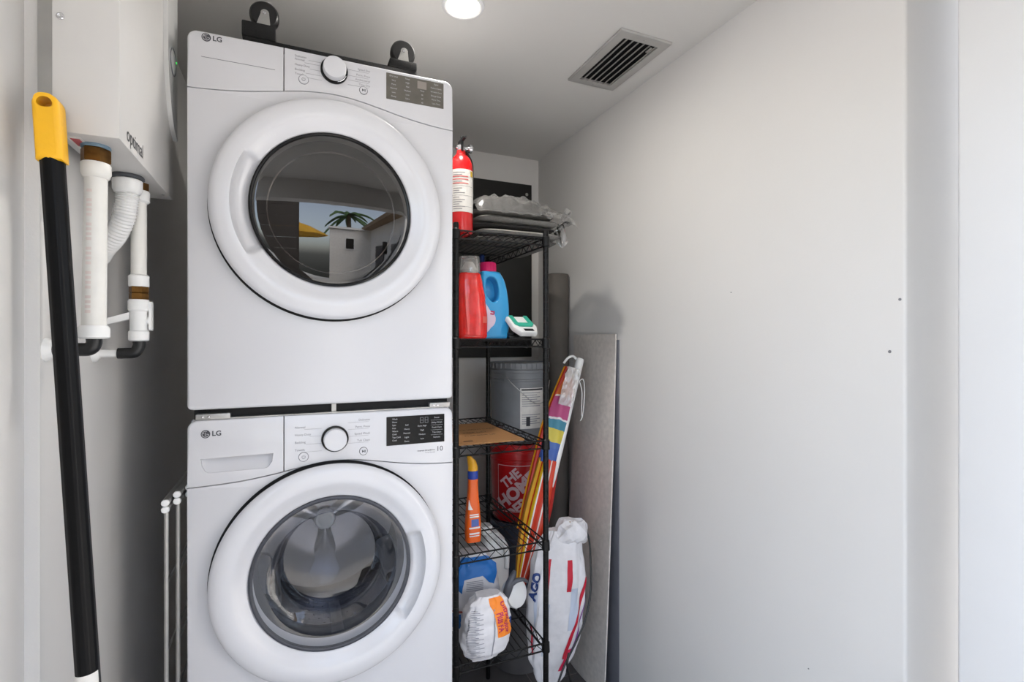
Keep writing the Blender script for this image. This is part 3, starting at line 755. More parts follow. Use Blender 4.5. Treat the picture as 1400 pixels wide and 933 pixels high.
# ---------------- second shelf: bottles
def outline_bottle(name, label, pts, x0, y0, z0, sx, sz, depth, rnd, mt, hole=None, rot=0):
    t = thing(name, label, 'bottle', (x0, y0, z0))
    M = Matrix.Translation((x0, y0, z0)) @ Matrix.Rotation(rot, 4, 'Z')
    pr = [(p.x, p.y) for p in [Vector((q.x, q.y)) for q in spline([(a * sx, b * sz, 0) for a, b in pts], 6)]]
    hs = []
    if hole: hs = [clean([(p.x, p.y) for p in spline([(a * sx, b * sz, 0) for a, b in hole + hole[:1]], 6)])]
    bm = BM(); prism(bm, pr, -depth / 2, depth / 2, holes=hs, bev=rnd, bevh=min(rnd, .010), back=rnd, M=M, steps=6)
    o = obj('body', bm, mt, t); return t, M
z2 = Z2 + .001
def loft_bottle(x0, y0, z0, rows, sq):
    def f(u, v):
        a = 2 * pi * u; z = rows[0][0] + (rows[-1][0] - rows[0][0]) * v
        i = max(k for k in range(len(rows) - 1) if rows[k][0] <= z + 1e-9); A, B = rows[i], rows[i + 1]; q = (z - A[0]) / (B[0] - A[0]); q = q * q * (3 - 2 * q)
        _, xc, hw, hd = [A[k] + (B[k] - A[k]) * q for k in range(4)]
        ca, sa = cos(a), sin(a)
        return Vector((x0 + xc + hw * abs(ca) ** sq * (1 if ca > 0 else -1), y0 + hd * abs(sa) ** sq * (1 if sa > 0 else -1), z0 + z))
    return f
rd = thing('detergent_bottle', 'red liquid detergent bottle with clear measuring cap on the second shelf', 'bottle', (.606, 1.80, z2))
fr0 = loft_bottle(.606, 1.80, z2, [(0, 0, .050, .034), (.008, 0, .057, .040), (.07, 0, .058, .041), (.15, -.003, .053, .038), (.21, -.008, .047, .034), (.236, -.009, .042, .032), (.243, -.009, .036, .030)], .62)
bm = BM(); grid(bm, fr0, 56, 40, True, cap=True); obj('body', bm, M_redliq, rd)
cc = Vector((.597, 1.80, z2 + .243))
bm = BM(); lathe(bm, [(.039, 0), (.0415, .003), (.040, .052), (.038, .060), (.028, .062), (1e-4, .062)], cc, (0, 0, 1), 36); obj('measuring_cap', bm, M_clear, rd)
bm = BM(); lathe(bm, [(.034, -.001), (.034, .012), (.027, .018), (.022, .03), (.014, .042), (1e-4, .043)], cc, (0, 0, 1), 24); obj('pour_spout', bm, M_plast, rd)
bm = BM(); grid(bm, lambda u, v: surf(fr0, .75 + .06 + .085 * u, .24 + .10 * v + .05 * (.5 - abs(v - .5)) * (u - .5), .0008), 8, 6); obj('label', bm, mat('pale_red_label', '#d6584a', .4), rd)
bm = BM(); tube(bm, [fr0(.70 - .05 * v + .0, v) + Vector((0, -.0005, 0)) for v in [.1 + .06 * k for k in range(12)]], .0022, 6); obj('moulded_ridge', bm, M_redliq, rd)
k_ = .00286
bl = thing('detergent_bottle', 'light blue softener bottle with pink cap on the second shelf', 'bottle', (.712, 1.88, z2))
Mb = Matrix.Translation((.716, 1.86, z2))
pts_ = [(-18, 0), (0, 0), (15, 0), (18, 4), (19.5, 18), (19.5, 40), (17.5, 60), (13.5, 77), (8, 87), (3, 91), (-18, 91), (-20, 86), (-20.5, 70), (-19, 50), (-20, 20), (-20, 3)]
outl = [(p.x * k_, p.y * k_) for p in spline([(a, b, 0) for a, b in pts_ + pts_[:1]], 5)]
hol = [(-13, 57), (-6, 50), (2, 52), (3.5, 64), (0, 78), (-7, 83), (-13.5, 80), (-15, 68)]
hol = [(p.x * k_, p.y * k_) for p in spline([(a, b, 0) for a, b in hol + hol[:1]], 5)]
bm = BM(); prism(bm, outl, -.036, .036, holes=[hol], bev=.013, bevh=.006, back=.013, M=Mb, steps=6); obj('body', bm, M_cyan, bl)
bm = BM(); grid(bm, lambda u, v: Mb @ Vector(((-18 + 22 * u) * k_, .012 + .05 * (v - .5) ** 2, (47 + 40 * v) * k_)), 6, 8); obj('handle_hollow', bm, M_cyan, bl)
cc = Mb @ Vector((-8 * k_, 0, 90.5 * k_))
bm = BM(); lathe(bm, [(.030, 0), (.0325, .003), (.0315, .034), (.029, .038), (1e-4, .039)], cc, (0, 0, 1), 32)
cp = obj('cap', bm, M_pink, bl)
bm = BM()
for i in range(32):
    a = 2 * pi * i / 32; cyl(bm, cc + Vector((.0323 * cos(a), .0323 * sin(a), .004)), cc + Vector((.0315 * cos(a), .0315 * sin(a), .033)), .0012, 5)
obj('cap_ribs', bm, M_pink, cp)
bm = BM(); prism(bm, clean([(-.0555 + .013, .02)] + arc(-.040, .075, .036, -60, 70, 10) + [(-.044, .135)]), -.0372, -.0362, M=Mb); lb = obj('label', bm, mat('pink_white_label', '#d8c4d6', .4), bl)
bm = BM(); t = text_bm('u', .034, .0012); t.transform(Mb @ place(-.020, -.0376, .10, radians(80))); merge(bm, t)
obj('label_print', bm, M_mprint, lb, False)
sb = thing('spray_bottle', 'dark blue bottle mostly hidden behind the light blue softener bottle', 'bottle', (.702, 1.955, z2))
bm = BM(); lathe(bm, [(.03, 0), (.034, .006), (.034, .17), (.026, .21), (.014, .24), (.013, .255)], (.702, 1.955, z2), (0, 0, 1), 24); obj('body', bm, M_blue, sb)
bm = BM(); lathe(bm, [(.016, .25), (.016, .285), (.012, .29), (.011, .338), (.006, .344)], (.702, 1.955, z2), (0, 0, 1), 20); obj('cap', bm, mat('navy_cap', '#0c2a66', .35), sb)
# battery on a black case
cs = thing('black_case', 'flat black case on the second shelf under the white charger', 'case', (.815, 1.86, z2))
bm = BM(); box(bm, .760, .824, 1.80, 1.98, z2, z2 + .014, .004); obj('lower_half', bm, M_black, cs)
bm = BM(); box(bm, .761, .823, 1.801, 1.979, z2 + .0142, z2 + .024, .004); obj('lid', bm, M_black, cs)
bm = BM(); box(bm, .775, .80, 1.795, 1.7995, z2 + .006, z2 + .020, .0015); obj('latch', bm, M_gloss, cs)
gz = z2 + .026
ch = thing('battery_charger', 'white charger with teal U-shaped pad, tilted up on the black case', 'charger', (.815, 1.80, gz))
Mg = Matrix.Translation((.808, 1.795, gz + .014)) @ Matrix.Rotation(radians(12), 4, 'Z') @ Matrix.Rotation(radians(36), 4, 'X')
MH = Mg @ Matrix(((1, 0, 0, 0), (0, 0, 1, 0), (0, -1, 0, 0), (0, 0, 0, 1)))   # outline in x/y, thickness along z
bm = BM(); prism(bm, [(-.050, .052), (-.056, -.018), (-.036, -.055), (.036, -.055), (.056, -.018), (.050, .052)][::1], -.022, 0, bev=.006, back=.003, M=MH); chb = obj('housing', bm, M_plast, ch)
U = [(-.042, .050), (-.044, -.006), (-.030, -.020), (.030, -.020), (.044, -.006), (.042, .050), (.026, .050), (.026, .002), (-.026, .002), (-.026, .050)]
bm = BM(); prism(bm, U, -.027, -.020, bev=.001, M=MH); obj('pad', bm, M_teal, ch)
bm = BM(); t = BM(); box(t, -.020, .024, -.048, -.034, .0221, .0232); t.transform(Mg); merge(bm, t); ls_ = obj('label_strip', bm, M_gloss, ch, False)

# ---------------- stacked buckets behind the shelf
bx, by = 1.035, 2.33
baz = atan2(-by, -bx)
def bucket(label, z0, h, m, lid=False):
    t = thing('bucket', label, 'bucket', (bx, by, z0), 'stacked buckets')
    rb, rt_ = .131, .146
    R = lambda z: rb + (rt_ - rb) * z / h
    pr = [(rb - .008, .0), (rb, .004), (R(h - .085), h - .085), (R(h - .083) + .006, h - .083), (R(h - .075) + .006, h - .075), (R(h - .073), h - .073),
          (R(h - .045), h - .045), (R(h - .043) + .007, h - .043), (R(h - .03) + .007, h - .03), (R(h - .028), h - .028), (R(h - .012), h - .012), (R(h - .01) + .005, h - .01), (rt_ + .006, h), (rt_ - .004, h)]
    if not lid: pr += [(rt_ - .006, h - .012), (rb - .006, .02), (1e-4, .02)]
    bm = BM(); lathe(bm, pr, (bx, by, z0), (0, 0, 1), 56); obj('body', bm, m, t)
    return t, R
def onb(R, z0, s, tt, off=.0008):
    r = R(tt) + off; return Vector((bx + r * cos(baz + s / r), by + r * sin(baz + s / r), z0 + tt))
zb0 = 0
b0, R0 = bucket('dark grey bucket on the floor, lowest of the stack behind the shelf', .0, .362, mat('dark_grey_bucket', '#5d5b5c', .45, var=.1))
b1, R1 = bucket('slate grey bucket under the red bucket, behind the wire shelf', .3625, .362, M_slate)
b2, R2 = bucket('red bucket with white square logo, third of the stack', .725, .375, M_redb)
b3, R3 = bucket('grey bucket with white paper label, topmost of the stack', 1.1005, .385, M_greyb, True)
bm = BM(); lathe(bm, [(.150, 0), (.1535, -.004), (.1535, -.026), (.150, -.026)], (bx, by, 1.1005 + .389), (0, 0, 1), 56, cap=False); lathe(bm, [(.150, 0), (.14, .0015), (.135, -.004), (1e-4, -.004)], (bx, by, 1.4895), (0, 0, 1), 56, cap=False)
for k in range(14):
    a = baz + (k - 6.5) * .17; p = Vector((bx + .154 * cos(a), by + .154 * sin(a), 1.4755)); box(bm, p.x - .003, p.x + .003, p.y - .003, p.y + .003, p.z - .011, p.z + .011)
obj('lid', bm, M_greyb, b3)
# wire handle and label of the grey one
bm = BM(); tube(bm, spline([onb(R3, 1.1005, -.062, .322, .010), onb(R3, 1.1005, -.03, .29, .014), onb(R3, 1.1005, .02, .245, .016), onb(R3, 1.1005, .08, .20, .018), onb(R3, 1.1005, .15, .21, .02), onb(R3, 1.1005, .22, .30, .012)]), .0022, 6)
hd = obj('wire_handle', bm, M_zinc, b3)
bm = BM(); grid(bm, lambda u, v: onb(R3, 1.1005, -.075 + .026 * u, .295 + .05 * v, .008 + .001 * sin(pi * u)), 4, 4); obj('handle_boss', bm, M_greyb, b3)
bm = BM(); grid(bm, lambda u, v: onb(R3, 1.1005, .006 + .14 * u, .075 + .195 * v, .001), 16, 4); l3 = obj('label', bm, M_paper, b3)
bm = BM()
for i in range(15):
    if 7 <= i <= 9: continue
    t0 = .245 - i * .0105; grid(bm, lambda u, v, t0=t0, i=i: onb(R3, 1.1005, .014 + (.10 - .02 * (i % 2)) * u, t0 + .0035 * v, .0017), 10, 1)
obj('label_print', bm, M_gprint, l3)
bm = BM(); grid(bm, lambda u, v: onb(R3, 1.1005, .012 + .12 * u, .258 + .008 * v, .0017), 12, 1); grid(bm, lambda u, v: onb(R3, 1.1005, .035 + .02 * u, .088 + .045 * v, .0018), 6, 1); obj('label_picture', bm, M_ink2, l3)
# white print on the red one
bm = BM(); zc = .165
f_ = frame_strip(-.112, .112, zc - .112, zc + .112, .0032); merge(bm, wrap(f_, lambda x, y: onb(R2, .725, x, y, .0012), .01))
rot = Matrix.Rotation(radians(41), 4, 'Z')
for s, size, ox, oy, bd_ in (('THE', .064, -.026, .052, .0026), ('HOME', .082, .004, -.006, .0042), ('DEPOT', .068, .036, -.066, .0032)):
    t = text_bm(s, size, bd_, .92 if s != 'HOME' else 1.0)
    t.transform(Matrix.Translation((ox - .014, oy + zc - .004, 0)) @ rot)
    bmesh.ops.delete(t, geom=[v for v in t.verts if False], context='VERTS')
    for no, c in (((1, 0, 0), (.105, 0, 0)), ((0, -1, 0), (0, zc - .107, 0))):
        bmesh.ops.triangulate(t, faces=t.faces); bmesh.ops.bisect_plane(t, geom=t.verts[:] + t.edges[:] + t.faces[:], plane_co=c, plane_no=no, clear_outer=True)
    merge(bm, wrap(t, lambda x, y: onb(R2, .725, x, y, .0014), .008))
obj('logo_print', bm, mat('white_print', '#d9b9bd', .5), b2)

# ---------------- cardboard sheet on the third shelf
bm = BM(); box(bm, .515, .765, 1.672, 2.07, Z3 + .001, Z3 + .0075, .001, seg=1); cbd = obj('cardboard_sheet', bm, M_card); tag(cbd, 'flat brown cardboard sheet on the third shelf', 'cardboard')
bm = BM()
for i, s in enumerate(('THIS SIDE UP', 'KEEP DRY', 'HANDLE WITH CARE')): add_text(bm, s, .022, .64, 1.80 + .06 * i, Z3 + .0079, .0004, facing='+Z')
box(bm, .545, .58, 1.70, 1.715, Z3 + .0077, Z3 + .0079); obj('printed_text', bm, mat('brown_ink', '#4a3119', .8), cbd, False)

# ---------------- orange cleaner on the fourth shelf
ox, oy, oz = .596, 1.755, Z4 + .001
ob = thing('cleaner_bottle', 'slim orange cleaner bottle with yellow cap on the fourth shelf', 'bottle', (ox, oy, oz))
def obf(u, v):
    a = 2 * pi * u; hts = v
    wx = (.027, .0285, .028, .026, .0235, .020, .018, .0175); k = hts * 7; i = min(6, int(k)); q = k - i; w_ = wx[i] * (1 - q) + wx[i + 1] * q
    ca, sa = cos(a), sin(a); e = .6
    return Vector((ox + w_ * abs(ca) ** e * (1 if ca > 0 else -1), oy + w_ * .8 * abs(sa) ** e * (1 if sa > 0 else -1), oz + .228 * v))
bm = BM(); grid(bm, obf, 40, 24, True, cap=True); obj('body', bm, M_orange, ob)
bm = BM(); lathe(bm, [(.0185, .226), (.019, .230), (.019, .252), (.0175, .256)], (ox, oy, oz), (0, 0, 1), 28); obj('collar', bm, M_blue, ob)
bm = BM()
def capf(u, v):
    a = 2 * pi * u; r = .0185 * (1 - .0 * v) * (1 if v < .75 else sqrt(max(0, 1 - ((v - .75) / .25) ** 2)) * .999 + .001)
    sh = max(0, v - .2)
    return Vector((ox + r * cos(a) * (1 - .12 * v) - .012 * sh, oy + r * sin(a) - .006 * sh, oz + .256 + .055 * v + .014 * sh * (-cos(a)) * (1 if v < .98 else 0)))
grid(bm, capf, 28, 16, True, cap=True); obj('cap', bm, mat('amber_cap', '#dba016', .35), ob)
fo = lambda x, y: surf(obf, .75 + x / .13, y / .228, -.0006) if False else (obf(.75 + x / .13, y / .228) + Vector((0, -.0009, 0)))
bm = BM(); merge(bm, wrap(frame_strip(-.013, .013, .050, .056, .003), fo, .006))
for yy, hh_ in ((.03, .006), (.022, .004), (.09, .005), (.098, .004)): grid(bm, lambda u, v, yy=yy, hh_=hh_: fo(-.012 + .022 * u, yy + hh_ * v), 6, 1)
grid(bm, lambda u, v: fo(-.022 + .02 * u * (1 - v * .8), .118 + .035 * v), 6, 4)
obj('label_print', bm, M_plast, ob)
bm = BM(); grid(bm, lambda u, v: fo(-.006 + .014 * u, .058 + .026 * v), 5, 3); obj('label_block', bm, mat('blue_label', '#4a62a4', .5), ob)
# ================================================================== sacks and jugs on the lowest shelf
def sack(cx, cy, z0, h, wx, wy, prof, seed=0, wr=.006, lean=(0, 0), sq=.7, tw=0, az=None):
    """closed bag surface f(u, v): u = .75 faces the viewer"""
    def f(u, v):
        a = 2 * pi * u; k = v * (len(prof) - 1); i = min(len(prof) - 2, int(k)); q = k - i; q = q * q * (3 - 2 * q)
        r = prof[i] * (1 - q) + prof[i + 1] * q
        ca, sa = cos(a), sin(a); x = abs(ca) ** sq * (1 if ca > 0 else -1); y = abs(sa) ** sq * (1 if sa > 0 else -1)
        n = noise.noise(Vector((ca * 2.2, sa * 2.2, v * 5 + seed))) * 1.0 + noise.noise(Vector((ca * 5 + seed, sa * 5, v * 11))) * .6
        rr = r + n * wr / max(wx, wy)
        p = Vector((x * wx * rr, y * wy * rr, h * v + n * wr * .4 * (1 if 0 < v < 1 else 0)))
        if az is not None: p = Matrix.Rotation(az, 3, 'Z') @ p
        return Vector((cx + lean[0] * v, cy + lean[1] * v, z0)) + p
    return f
def on(f, uc, vc, perim, h, off=.0012):
    return lambda x, y: surf(f, uc + x / perim, vc + y / h, off)

zz = Z5 + .001
# big white jug at the back right
JX, JY = .772, 2.03
jug = thing('white_jug', 'large white plastic jug on the bottom shelf behind the small bags', 'jug', (JX, JY, zz))
fj = sack(JX, JY, zz, .285, .066, .075, (.86, .97, 1, 1, 1, .98, .93, .80, .45), 1, .0015, sq=.6)
bm = BM(); grid(bm, fj, 48, 30, True, cap=True); obj('body', bm, M_plast, jug)
bm = BM(); lathe(bm, [(.026, .279), (.026, .285), (.031, .287), (.031, .310), (.028, .314), (1e-4, .315)], (.745, JY, zz), (0, 0, 1), 28); obj('cap', bm, M_plast, jug)
bm = BM(); tube(bm, spline([(.775, 1.975, zz + .27), (.80, 1.955, zz + .255), (.812, 1.952, zz + .215), (.812, 1.955, zz + .15)]), .011, 10); obj('handle', bm, M_plast, jug)
# blue and white sack
fb = sack(.628, 1.85, zz, .292, .098, .078, (.80, .98, 1.04, 1.04, 1, .98, .94, .82, .5), 5, .009, sq=.65, az=radians(-5))
bm = BM(); grid(bm, fb, 56, 40, True, cap=True)
bs = obj('cement_bag', bm, M_sack); tag(bs, 'white bag with blue print slumped behind the small grout bag', 'bag')
bm = BM(); 
g1 = BM(); prism(g1, [(-.085, .09), (-.062, .035), (-.038, .022), (-.030, .070), (.012, .078), (.030, .052), (.058, .040), (.082, .075), (.088, .105), (.06, .138), (-.075, .138)], 0, 1e-4)
for v in g1.verts: v.co = Vector((v.co.x, v.co.z, 0))
bmesh.ops.remove_doubles(g1, verts=g1.verts, dist=1e-6)
merge(bm, wrap(g1, on(fb, .745, .50, .56, .292, .002), .009)); obj('blue_print', bm, M_bprint, bs)
bm = BM(); merge(bm, wrap(frame_strip(-.09, .06, -.045, -.038, .0035), on(fb, .745, .5, .56, .292, .0022), .009)); obj('red_stripe', bm, mat('dull_red_print', '#b0584c', .6), bs)
bm = BM()
for i in range(6): grid(bm, lambda u, v, i=i: on(fb, .745, .5, .56, .292, .0024)(-.022 + .034 * u, .030 + i * .0062 + .0022 * v), 8, 1)
obj('grey_print', bm, M_gprint, bs)
bm = BM(); grid(bm, lambda u, v: on(fb, .745, .5, .56, .292, .0022)(-.1 + .06 * u, -.105 + .055 * v), 10, 8); obj('blue_patch', bm, M_bprint, bs)
# small grout bag in front
fg = sack(.606, 1.672, Z5 + .001, .212, .084, .052, (.60, .92, 1.02, 1.04, 1.02, .98, .92, .80, .50), 11, .009, sq=.62, lean=(.016, .0))
bm = BM(); grid(bm, fg, 56, 44, True, cap=True)
gb = obj('grout_bag', bm, M_sack); tag(gb, 'small white grout bag with orange label at the front of the bottom shelf', 'bag')
og = on(fg, .765, .5, .46, .212, .0016)
def og2(x, y, o=.0016): return on(fg, .765, .5, .46, .212, o)(x, y)
bm = BM(); grid(bm, lambda u, v: og2(.006 + .066 * u - .016 * v, -.028 + .128 * v), 12, 20); lb = obj('orange_label', bm, M_oprint, gb)
for s, size, x, yy, mt_ in (('Ultracolor', .031, .046, .034, M_mprint), ('Plus FA', .027, .022, .022, M_mprint)):
    t = text_bm(s, size, .0007, .8); t.transform(Matrix.Translation((x - .010, yy, 0)) @ Matrix.Rotation(radians(-85), 4, 'Z'))
    bm = BM(); merge(bm, wrap(t, lambda a, b: og2(a, b, .0024), .007)); obj('label_text', bm, mt_, lb)
t = text_bm('MAPEI', .022, .0010, .9); t.transform(Matrix.Translation((.072, -.002, 0)) @ Matrix.Rotation(radians(-85), 4, 'Z'))
bm = BM(); merge(bm, wrap(t, lambda a, b: og2(a, b, .0022), .007)); obj('brand_text', bm, M_navy, gb)
bm = BM()
for i in range(30): grid(bm, lambda u, v, i=i: og2(-.085 + (.062 - .012 * ((i * 7) % 3) + .012 * (1 - i / 30)) * u, -.082 + i * .0052 + .0018 * v), 12, 1)
obj('printed_lines', bm, M_gprint, gb)
bm = BM(); grid(bm, lambda u, v: og2(-.004 + .002 * u, -.09 + .16 * v), 1, 20); obj('printed_border', bm, M_gprint, gb)
# white cup with grey handle
cp = thing('measuring_scoop', 'white round scoop with dark grey handle beside the grout bag', 'scoop', (.735, 1.742, zz))
M_dgrey = mat('dark_grey_plastic', '#4c4e54', .45)
sc = Vector((.758, 1.735, .655))
dx = Vector((.35, -.85, .25)).normalized()
bm = BM(); lathe(bm, [(.045, -.034), (.050, -.02), (.051, 0), (.049, .008), (.038, .013), (1e-4, .014)], sc, dx, 36); obj('cup', bm, M_plast, cp)
pth = spline([(.752, 1.73, .742), (.738, 1.722, .722), (.722, 1.72, .690), (.709, 1.722, .640), (.703, 1.728, .580), (.70, 1.735, .515)], 8)
bm = BM(); tube(bm, pth, lambda t: .006 + .010 * sin(pi * min(1, t * 1.3)) , 10); hd = obj('handle', bm, M_dgrey, cp)
bm = BM(); tube(bm, spline([(.722, 1.717, .695), (.745, 1.708, .714), (.772, 1.706, .716), (.795, 1.715, .70)], 6), lambda t: .011 - .006 * t, 10); obj('cup_bracket', bm, M_dgrey, cp)
bm = BM(); box(bm, .682, .718, 1.722, 1.775, zz, zz + .03, .006); obj('foot', bm, M_dgrey, cp)

# ---------------- red and white bag leaning outside the shelf
fw = sack(.912, 1.795, .0, .83, .114, .050, (.14, .15, .17, .26, .56, .80, .93, .98, 1.02, 1.0, .96, .84, .5), 21, .014, sq=.75, lean=(.085, .03), az=radians(-12))
bm = BM(); grid(bm, fw, 64, 70, True, cap=True)
wb = obj('striped_bag', bm, M_sack); tag(wb, 'tall white bag with red stripes leaning beside the shelving, top crumpled', 'bag')
def ow(x, y, o=.002): return on(fw, .76, .0, .52, .83, o)(x, y)
for name, m_, x0, x1, w0, y0, y1 in (('red_stripe', M_rprint, .015, .085, .016, .34, .64), ('purple_stripe', mat('purple_print', '#7a3a86', .5), .045, .098, .006, .34, .57), ('red_stripe', M_rprint, .005, .004, .014, .60, .72), ('red_corner', mat('rose_print', '#d2224c', .5), .012, .028, .03, .29, .375)):
    bm = BM(); grid(bm, lambda u, v: ow(x0 + (x1 - x0) * v ** 1.2 + w0 * u, y0 + (y1 - y0) * v), 4, 26); obj(name, bm, m_, wb)
bm = BM(); grid(bm, lambda u, v: ow(-.105 + .010 * u, .36 + .12 * v), 3, 12); grid(bm, lambda u, v: ow(-.04 + .008 * u, .57 + .16 * v), 3, 12); obj('red_edge', bm, M_rprint, wb)
bm = BM(); grid(bm, lambda u, v: ow(-.088 + .012 * u + .01 * v, .38 + .22 * v, .0018), 3, 14); grid(bm, lambda u, v: ow(-.050 + .02 * v + .007 * u, .36 + .20 * v, .0018), 3, 14); grid(bm, lambda u, v: ow(.02 + .03 * u, .45 + .16 * v, .0018), 4, 10); obj('pale_print', bm, mat('pale_blue_print', '#b4bccb', .6), wb)
bm = BM()
t = text_bm('AGO', .052, .003, .9); t.transform(Matrix.Translation((-.085, .625, 0)) @ Matrix.Rotation(radians(82), 4, 'Z')); merge(bm, wrap(t, lambda a, b: ow(a, b, .003), .010))
obj('printed_name', bm, M_navy, wb)
# crumpled top
def crump(u, v):
    a = 2 * pi * u; r = (.045, .060, .075, .060, .01)[min(4, int(v * 4))] ; k = v * 4; i = min(3, int(k)); q = k - i; R_ = (.045, .075, .088, .070, .015); r = R_[i] * (1 - q) + R_[i + 1] * q
    n = noise.noise(Vector((cos(a) * 2.5, sin(a) * 2.5, v * 4))) * .026
    d = Vector((.095, .0, .050)); A = Vector((.985, 1.815, .785))
    s = Vector((.66, 0, -.75)); t_ = Vector((0, -1, 0))
    return A + d * v * 1.25 + (s * cos(a) * .75 + t_ * sin(a) * .6) * (r + n)
bm = BM(); grid(bm, crump, 22, 12, True, cap=True); ct = obj('crumpled_top', bm, M_sack, wb, smooth=False)
bm = BM(); grid(bm, lambda u, v: surf(crump, .70 + .06 * u, .45 + .22 * v, .002), 4, 4); obj('blue_stamp', bm, mat('faded_blue_print', '#8f99b4', .6), ct)
bm = BM(); grid(bm, lambda u, v: surf(crump, .40 + .2 * u, .60 + .3 * v, .002), 6, 5); obj('tan_fold', bm, mat('tan_paper', '#a3937f', .7), ct)

# ---------------- black cord hanging round the bag
bm = BM()
tube(bm, spline([(1.085, 1.84, .85), (1.112, 1.80, .79), (1.112, 1.78, .68), (1.098, 1.76, .58), (1.066, 1.745, .49), (1.015, 1.735, .41), (.962, 1.725, .345), (.928, 1.72, .28), (.908, 1.72, .2), (.903, 1.72, .004)], 8), .0042, 8)
tube(bm, spline([(.978, 1.724, .385), (.966, 1.716, .345), (.980, 1.712, .28), (1.0, 1.712, .2), (1.01, 1.712, .1), (1.008, 1.712, .004)], 8), .0045, 8)
cord = obj('bungee', bm, M_black); tag(cord, 'black elastic cord looped round the striped bag down to the floor', 'cord')

# ---------------- beach umbrella leaning between shelf and wall
ua = Vector((.828, 1.90, Z5 + .004)); ub = Vector((1.205, 2.085, 1.512)); ub = ua + (Vector((1.222, 2.09, 1.515)) - ua)
um = thing('beach_umbrella', 'folded beach umbrella with red and yellow stripes leaning behind the shelf post', 'umbrella', ua)
ud, u1, u2 = frame_of(ub - ua); UL = (ub - ua).length
# choose u1 to the right of the picture, u2 towards the viewer
vw = Vector((-ua.x, -ua.y, 0)).normalized(); rt = Vector((0, 0, 1)).cross(-vw) * -1
rt = (rt - ud * rt.dot(ud)).normalized(); rt = rt if rt.x > 0 else -rt; fwv = ud.cross(rt); fwv = fwv if fwv.dot(vw) > 0 else -fwv
bm = BM(); cyl(bm, ua + ud * .50 + rt * .022, ua + ud * UL + rt * .022, .019, 20, bev=.002); cyl(bm, ua, ua + ud * .52 + rt * .01, .008, 12); obj('pole', bm, M_plast, um)
def canopy(u, v):
    a = 2 * pi * u; k = v * 6; i = min(5, int(k)); q = k - i; W = (.006, .026, .046, .056, .058, .052, .046); w_ = W[i] * (1 - q) + W[i + 1] * q
    fold = 1 + .10 * cos(a * 7) ; c = ua + ud * (.015 + .595 * v) + rt * (-.004 - .008 * v)
    return c + (rt * cos(a) * w_ - fwv * sin(a) * w_ * .8) * fold
bm = BM(); grid(bm, canopy, 84, 30, True, cap=True)
obj('canopy', bm, stripes_mat('umbrella_stripes', [(0, '#c22a14'), (.55, '#8a5a14'), (.60, '#d8a018'), (.64, '#c8321a'), (.665, '#e0b41c'), (.71, '#e6e0d8'), (.725, '#c4310f'), (.80, '#e2d6cc'), (.815, '#cf3a16'), (.93, '#b01c10')]), um)
def sleeve(u, v):
    a = 2 * pi * u; k = v * 4; i = min(3, int(k)); q = k - i; W = (.047, .052, .050, .044, .018); w_ = W[i] * (1 - q) + W[i + 1] * q
    c = ua + ud * (.595 + .455 * v) + rt * (-.013 + .006 * v - .03 * v * (1 - v) + .01 * (v > .9))
    return c + (rt * cos(a) * w_ - fwv * sin(a) * w_ * .7) * (1 + .07 * cos(a * 6 + v * 5))
bm = BM(); grid(bm, sleeve, 60, 24, True, cap=True)
sl = obj('printed_sleeve', bm, stripes_mat('sleeve_print', [(0, '#3f5fa8'), (.17, '#4766a8'), (.23, '#c9b84a'), (.36, '#3f7f94'), (.45, '#dcd6d6'), (.47, '#b04a78'), (.68, '#dcc8bc'), (.70, '#d06a2c'), (.90, '#d8cfc6')], 'V', wob=.05), um)
def edge(u, v):
    a = radians(150 + 60 * u); c = sleeve(.47 + .12 * u, min(.995, v)); return c + fwv * .002 - rt * (.012 - .006 * u)
bm = BM()
for q_, col in ((0, 0), (1, 1)):
    pts = [ua + ud * (.30 + .745 * t) + rt * (-.059 - .006 * q_ - .03 * t * (1 - t) + .05 * max(0, t - .6) ** 1.3 * 2) + fwv * (.012 - .006 * q_) for t in [i / 20 for i in range(21)]]
    tube(bm, pts, .010, 8, mi=col)
obj('sleeve_edge', bm, [mat('edge_red', '#a82410', .5), mat('edge_yellow', '#d89a12', .5)], um)
def film(u, v):
    t = .58 + .40 * v; c = ua + ud * (.595 + .455 * t) + rt * (-.03 + .06 * u)
    return c + fwv * (.043 + .008 * noise.noise(Vector((u * 5, v * 9, 3)))) + rt * .006 * noise.noise(Vector((u * 3, v * 7, 8)))
bm = BM(); grid(bm, film, 14, 16); obj('clear_sleeve', bm, glass_mat('sleeve_film', '#eeeeee', .05, .12, body=.5, body_col='#d8d4d0'), um)
top = ua + ud * UL
bm = BM(); tube(bm, spline([top + rt * .012 - ud * .012, top - rt * .012 + ud * .004, top - rt * .035 - ud * .01, top - rt * .048 - ud * .04], 6), .006, 8); obj('hook', bm, M_plast, um)
bm = BM()
s0 = top + rt * .04 - ud * .11 + fwv * .02
tube(bm, spline([s0, s0 + Vector((.022, 0, .004)), s0 + Vector((.028, 0, -.06)), s0 + Vector((.018, 0, -.16)), s0 + Vector((.004, 0, -.185))], 6), .0022, 6)
tube(bm, spline([s0, s0 + Vector((.012, -.004, -.05)), s0 + Vector((.010, -.004, -.13)), s0 + Vector((.014, 0, -.165))], 6), .0022, 6)
obj('drawstring', bm, M_plast, um)

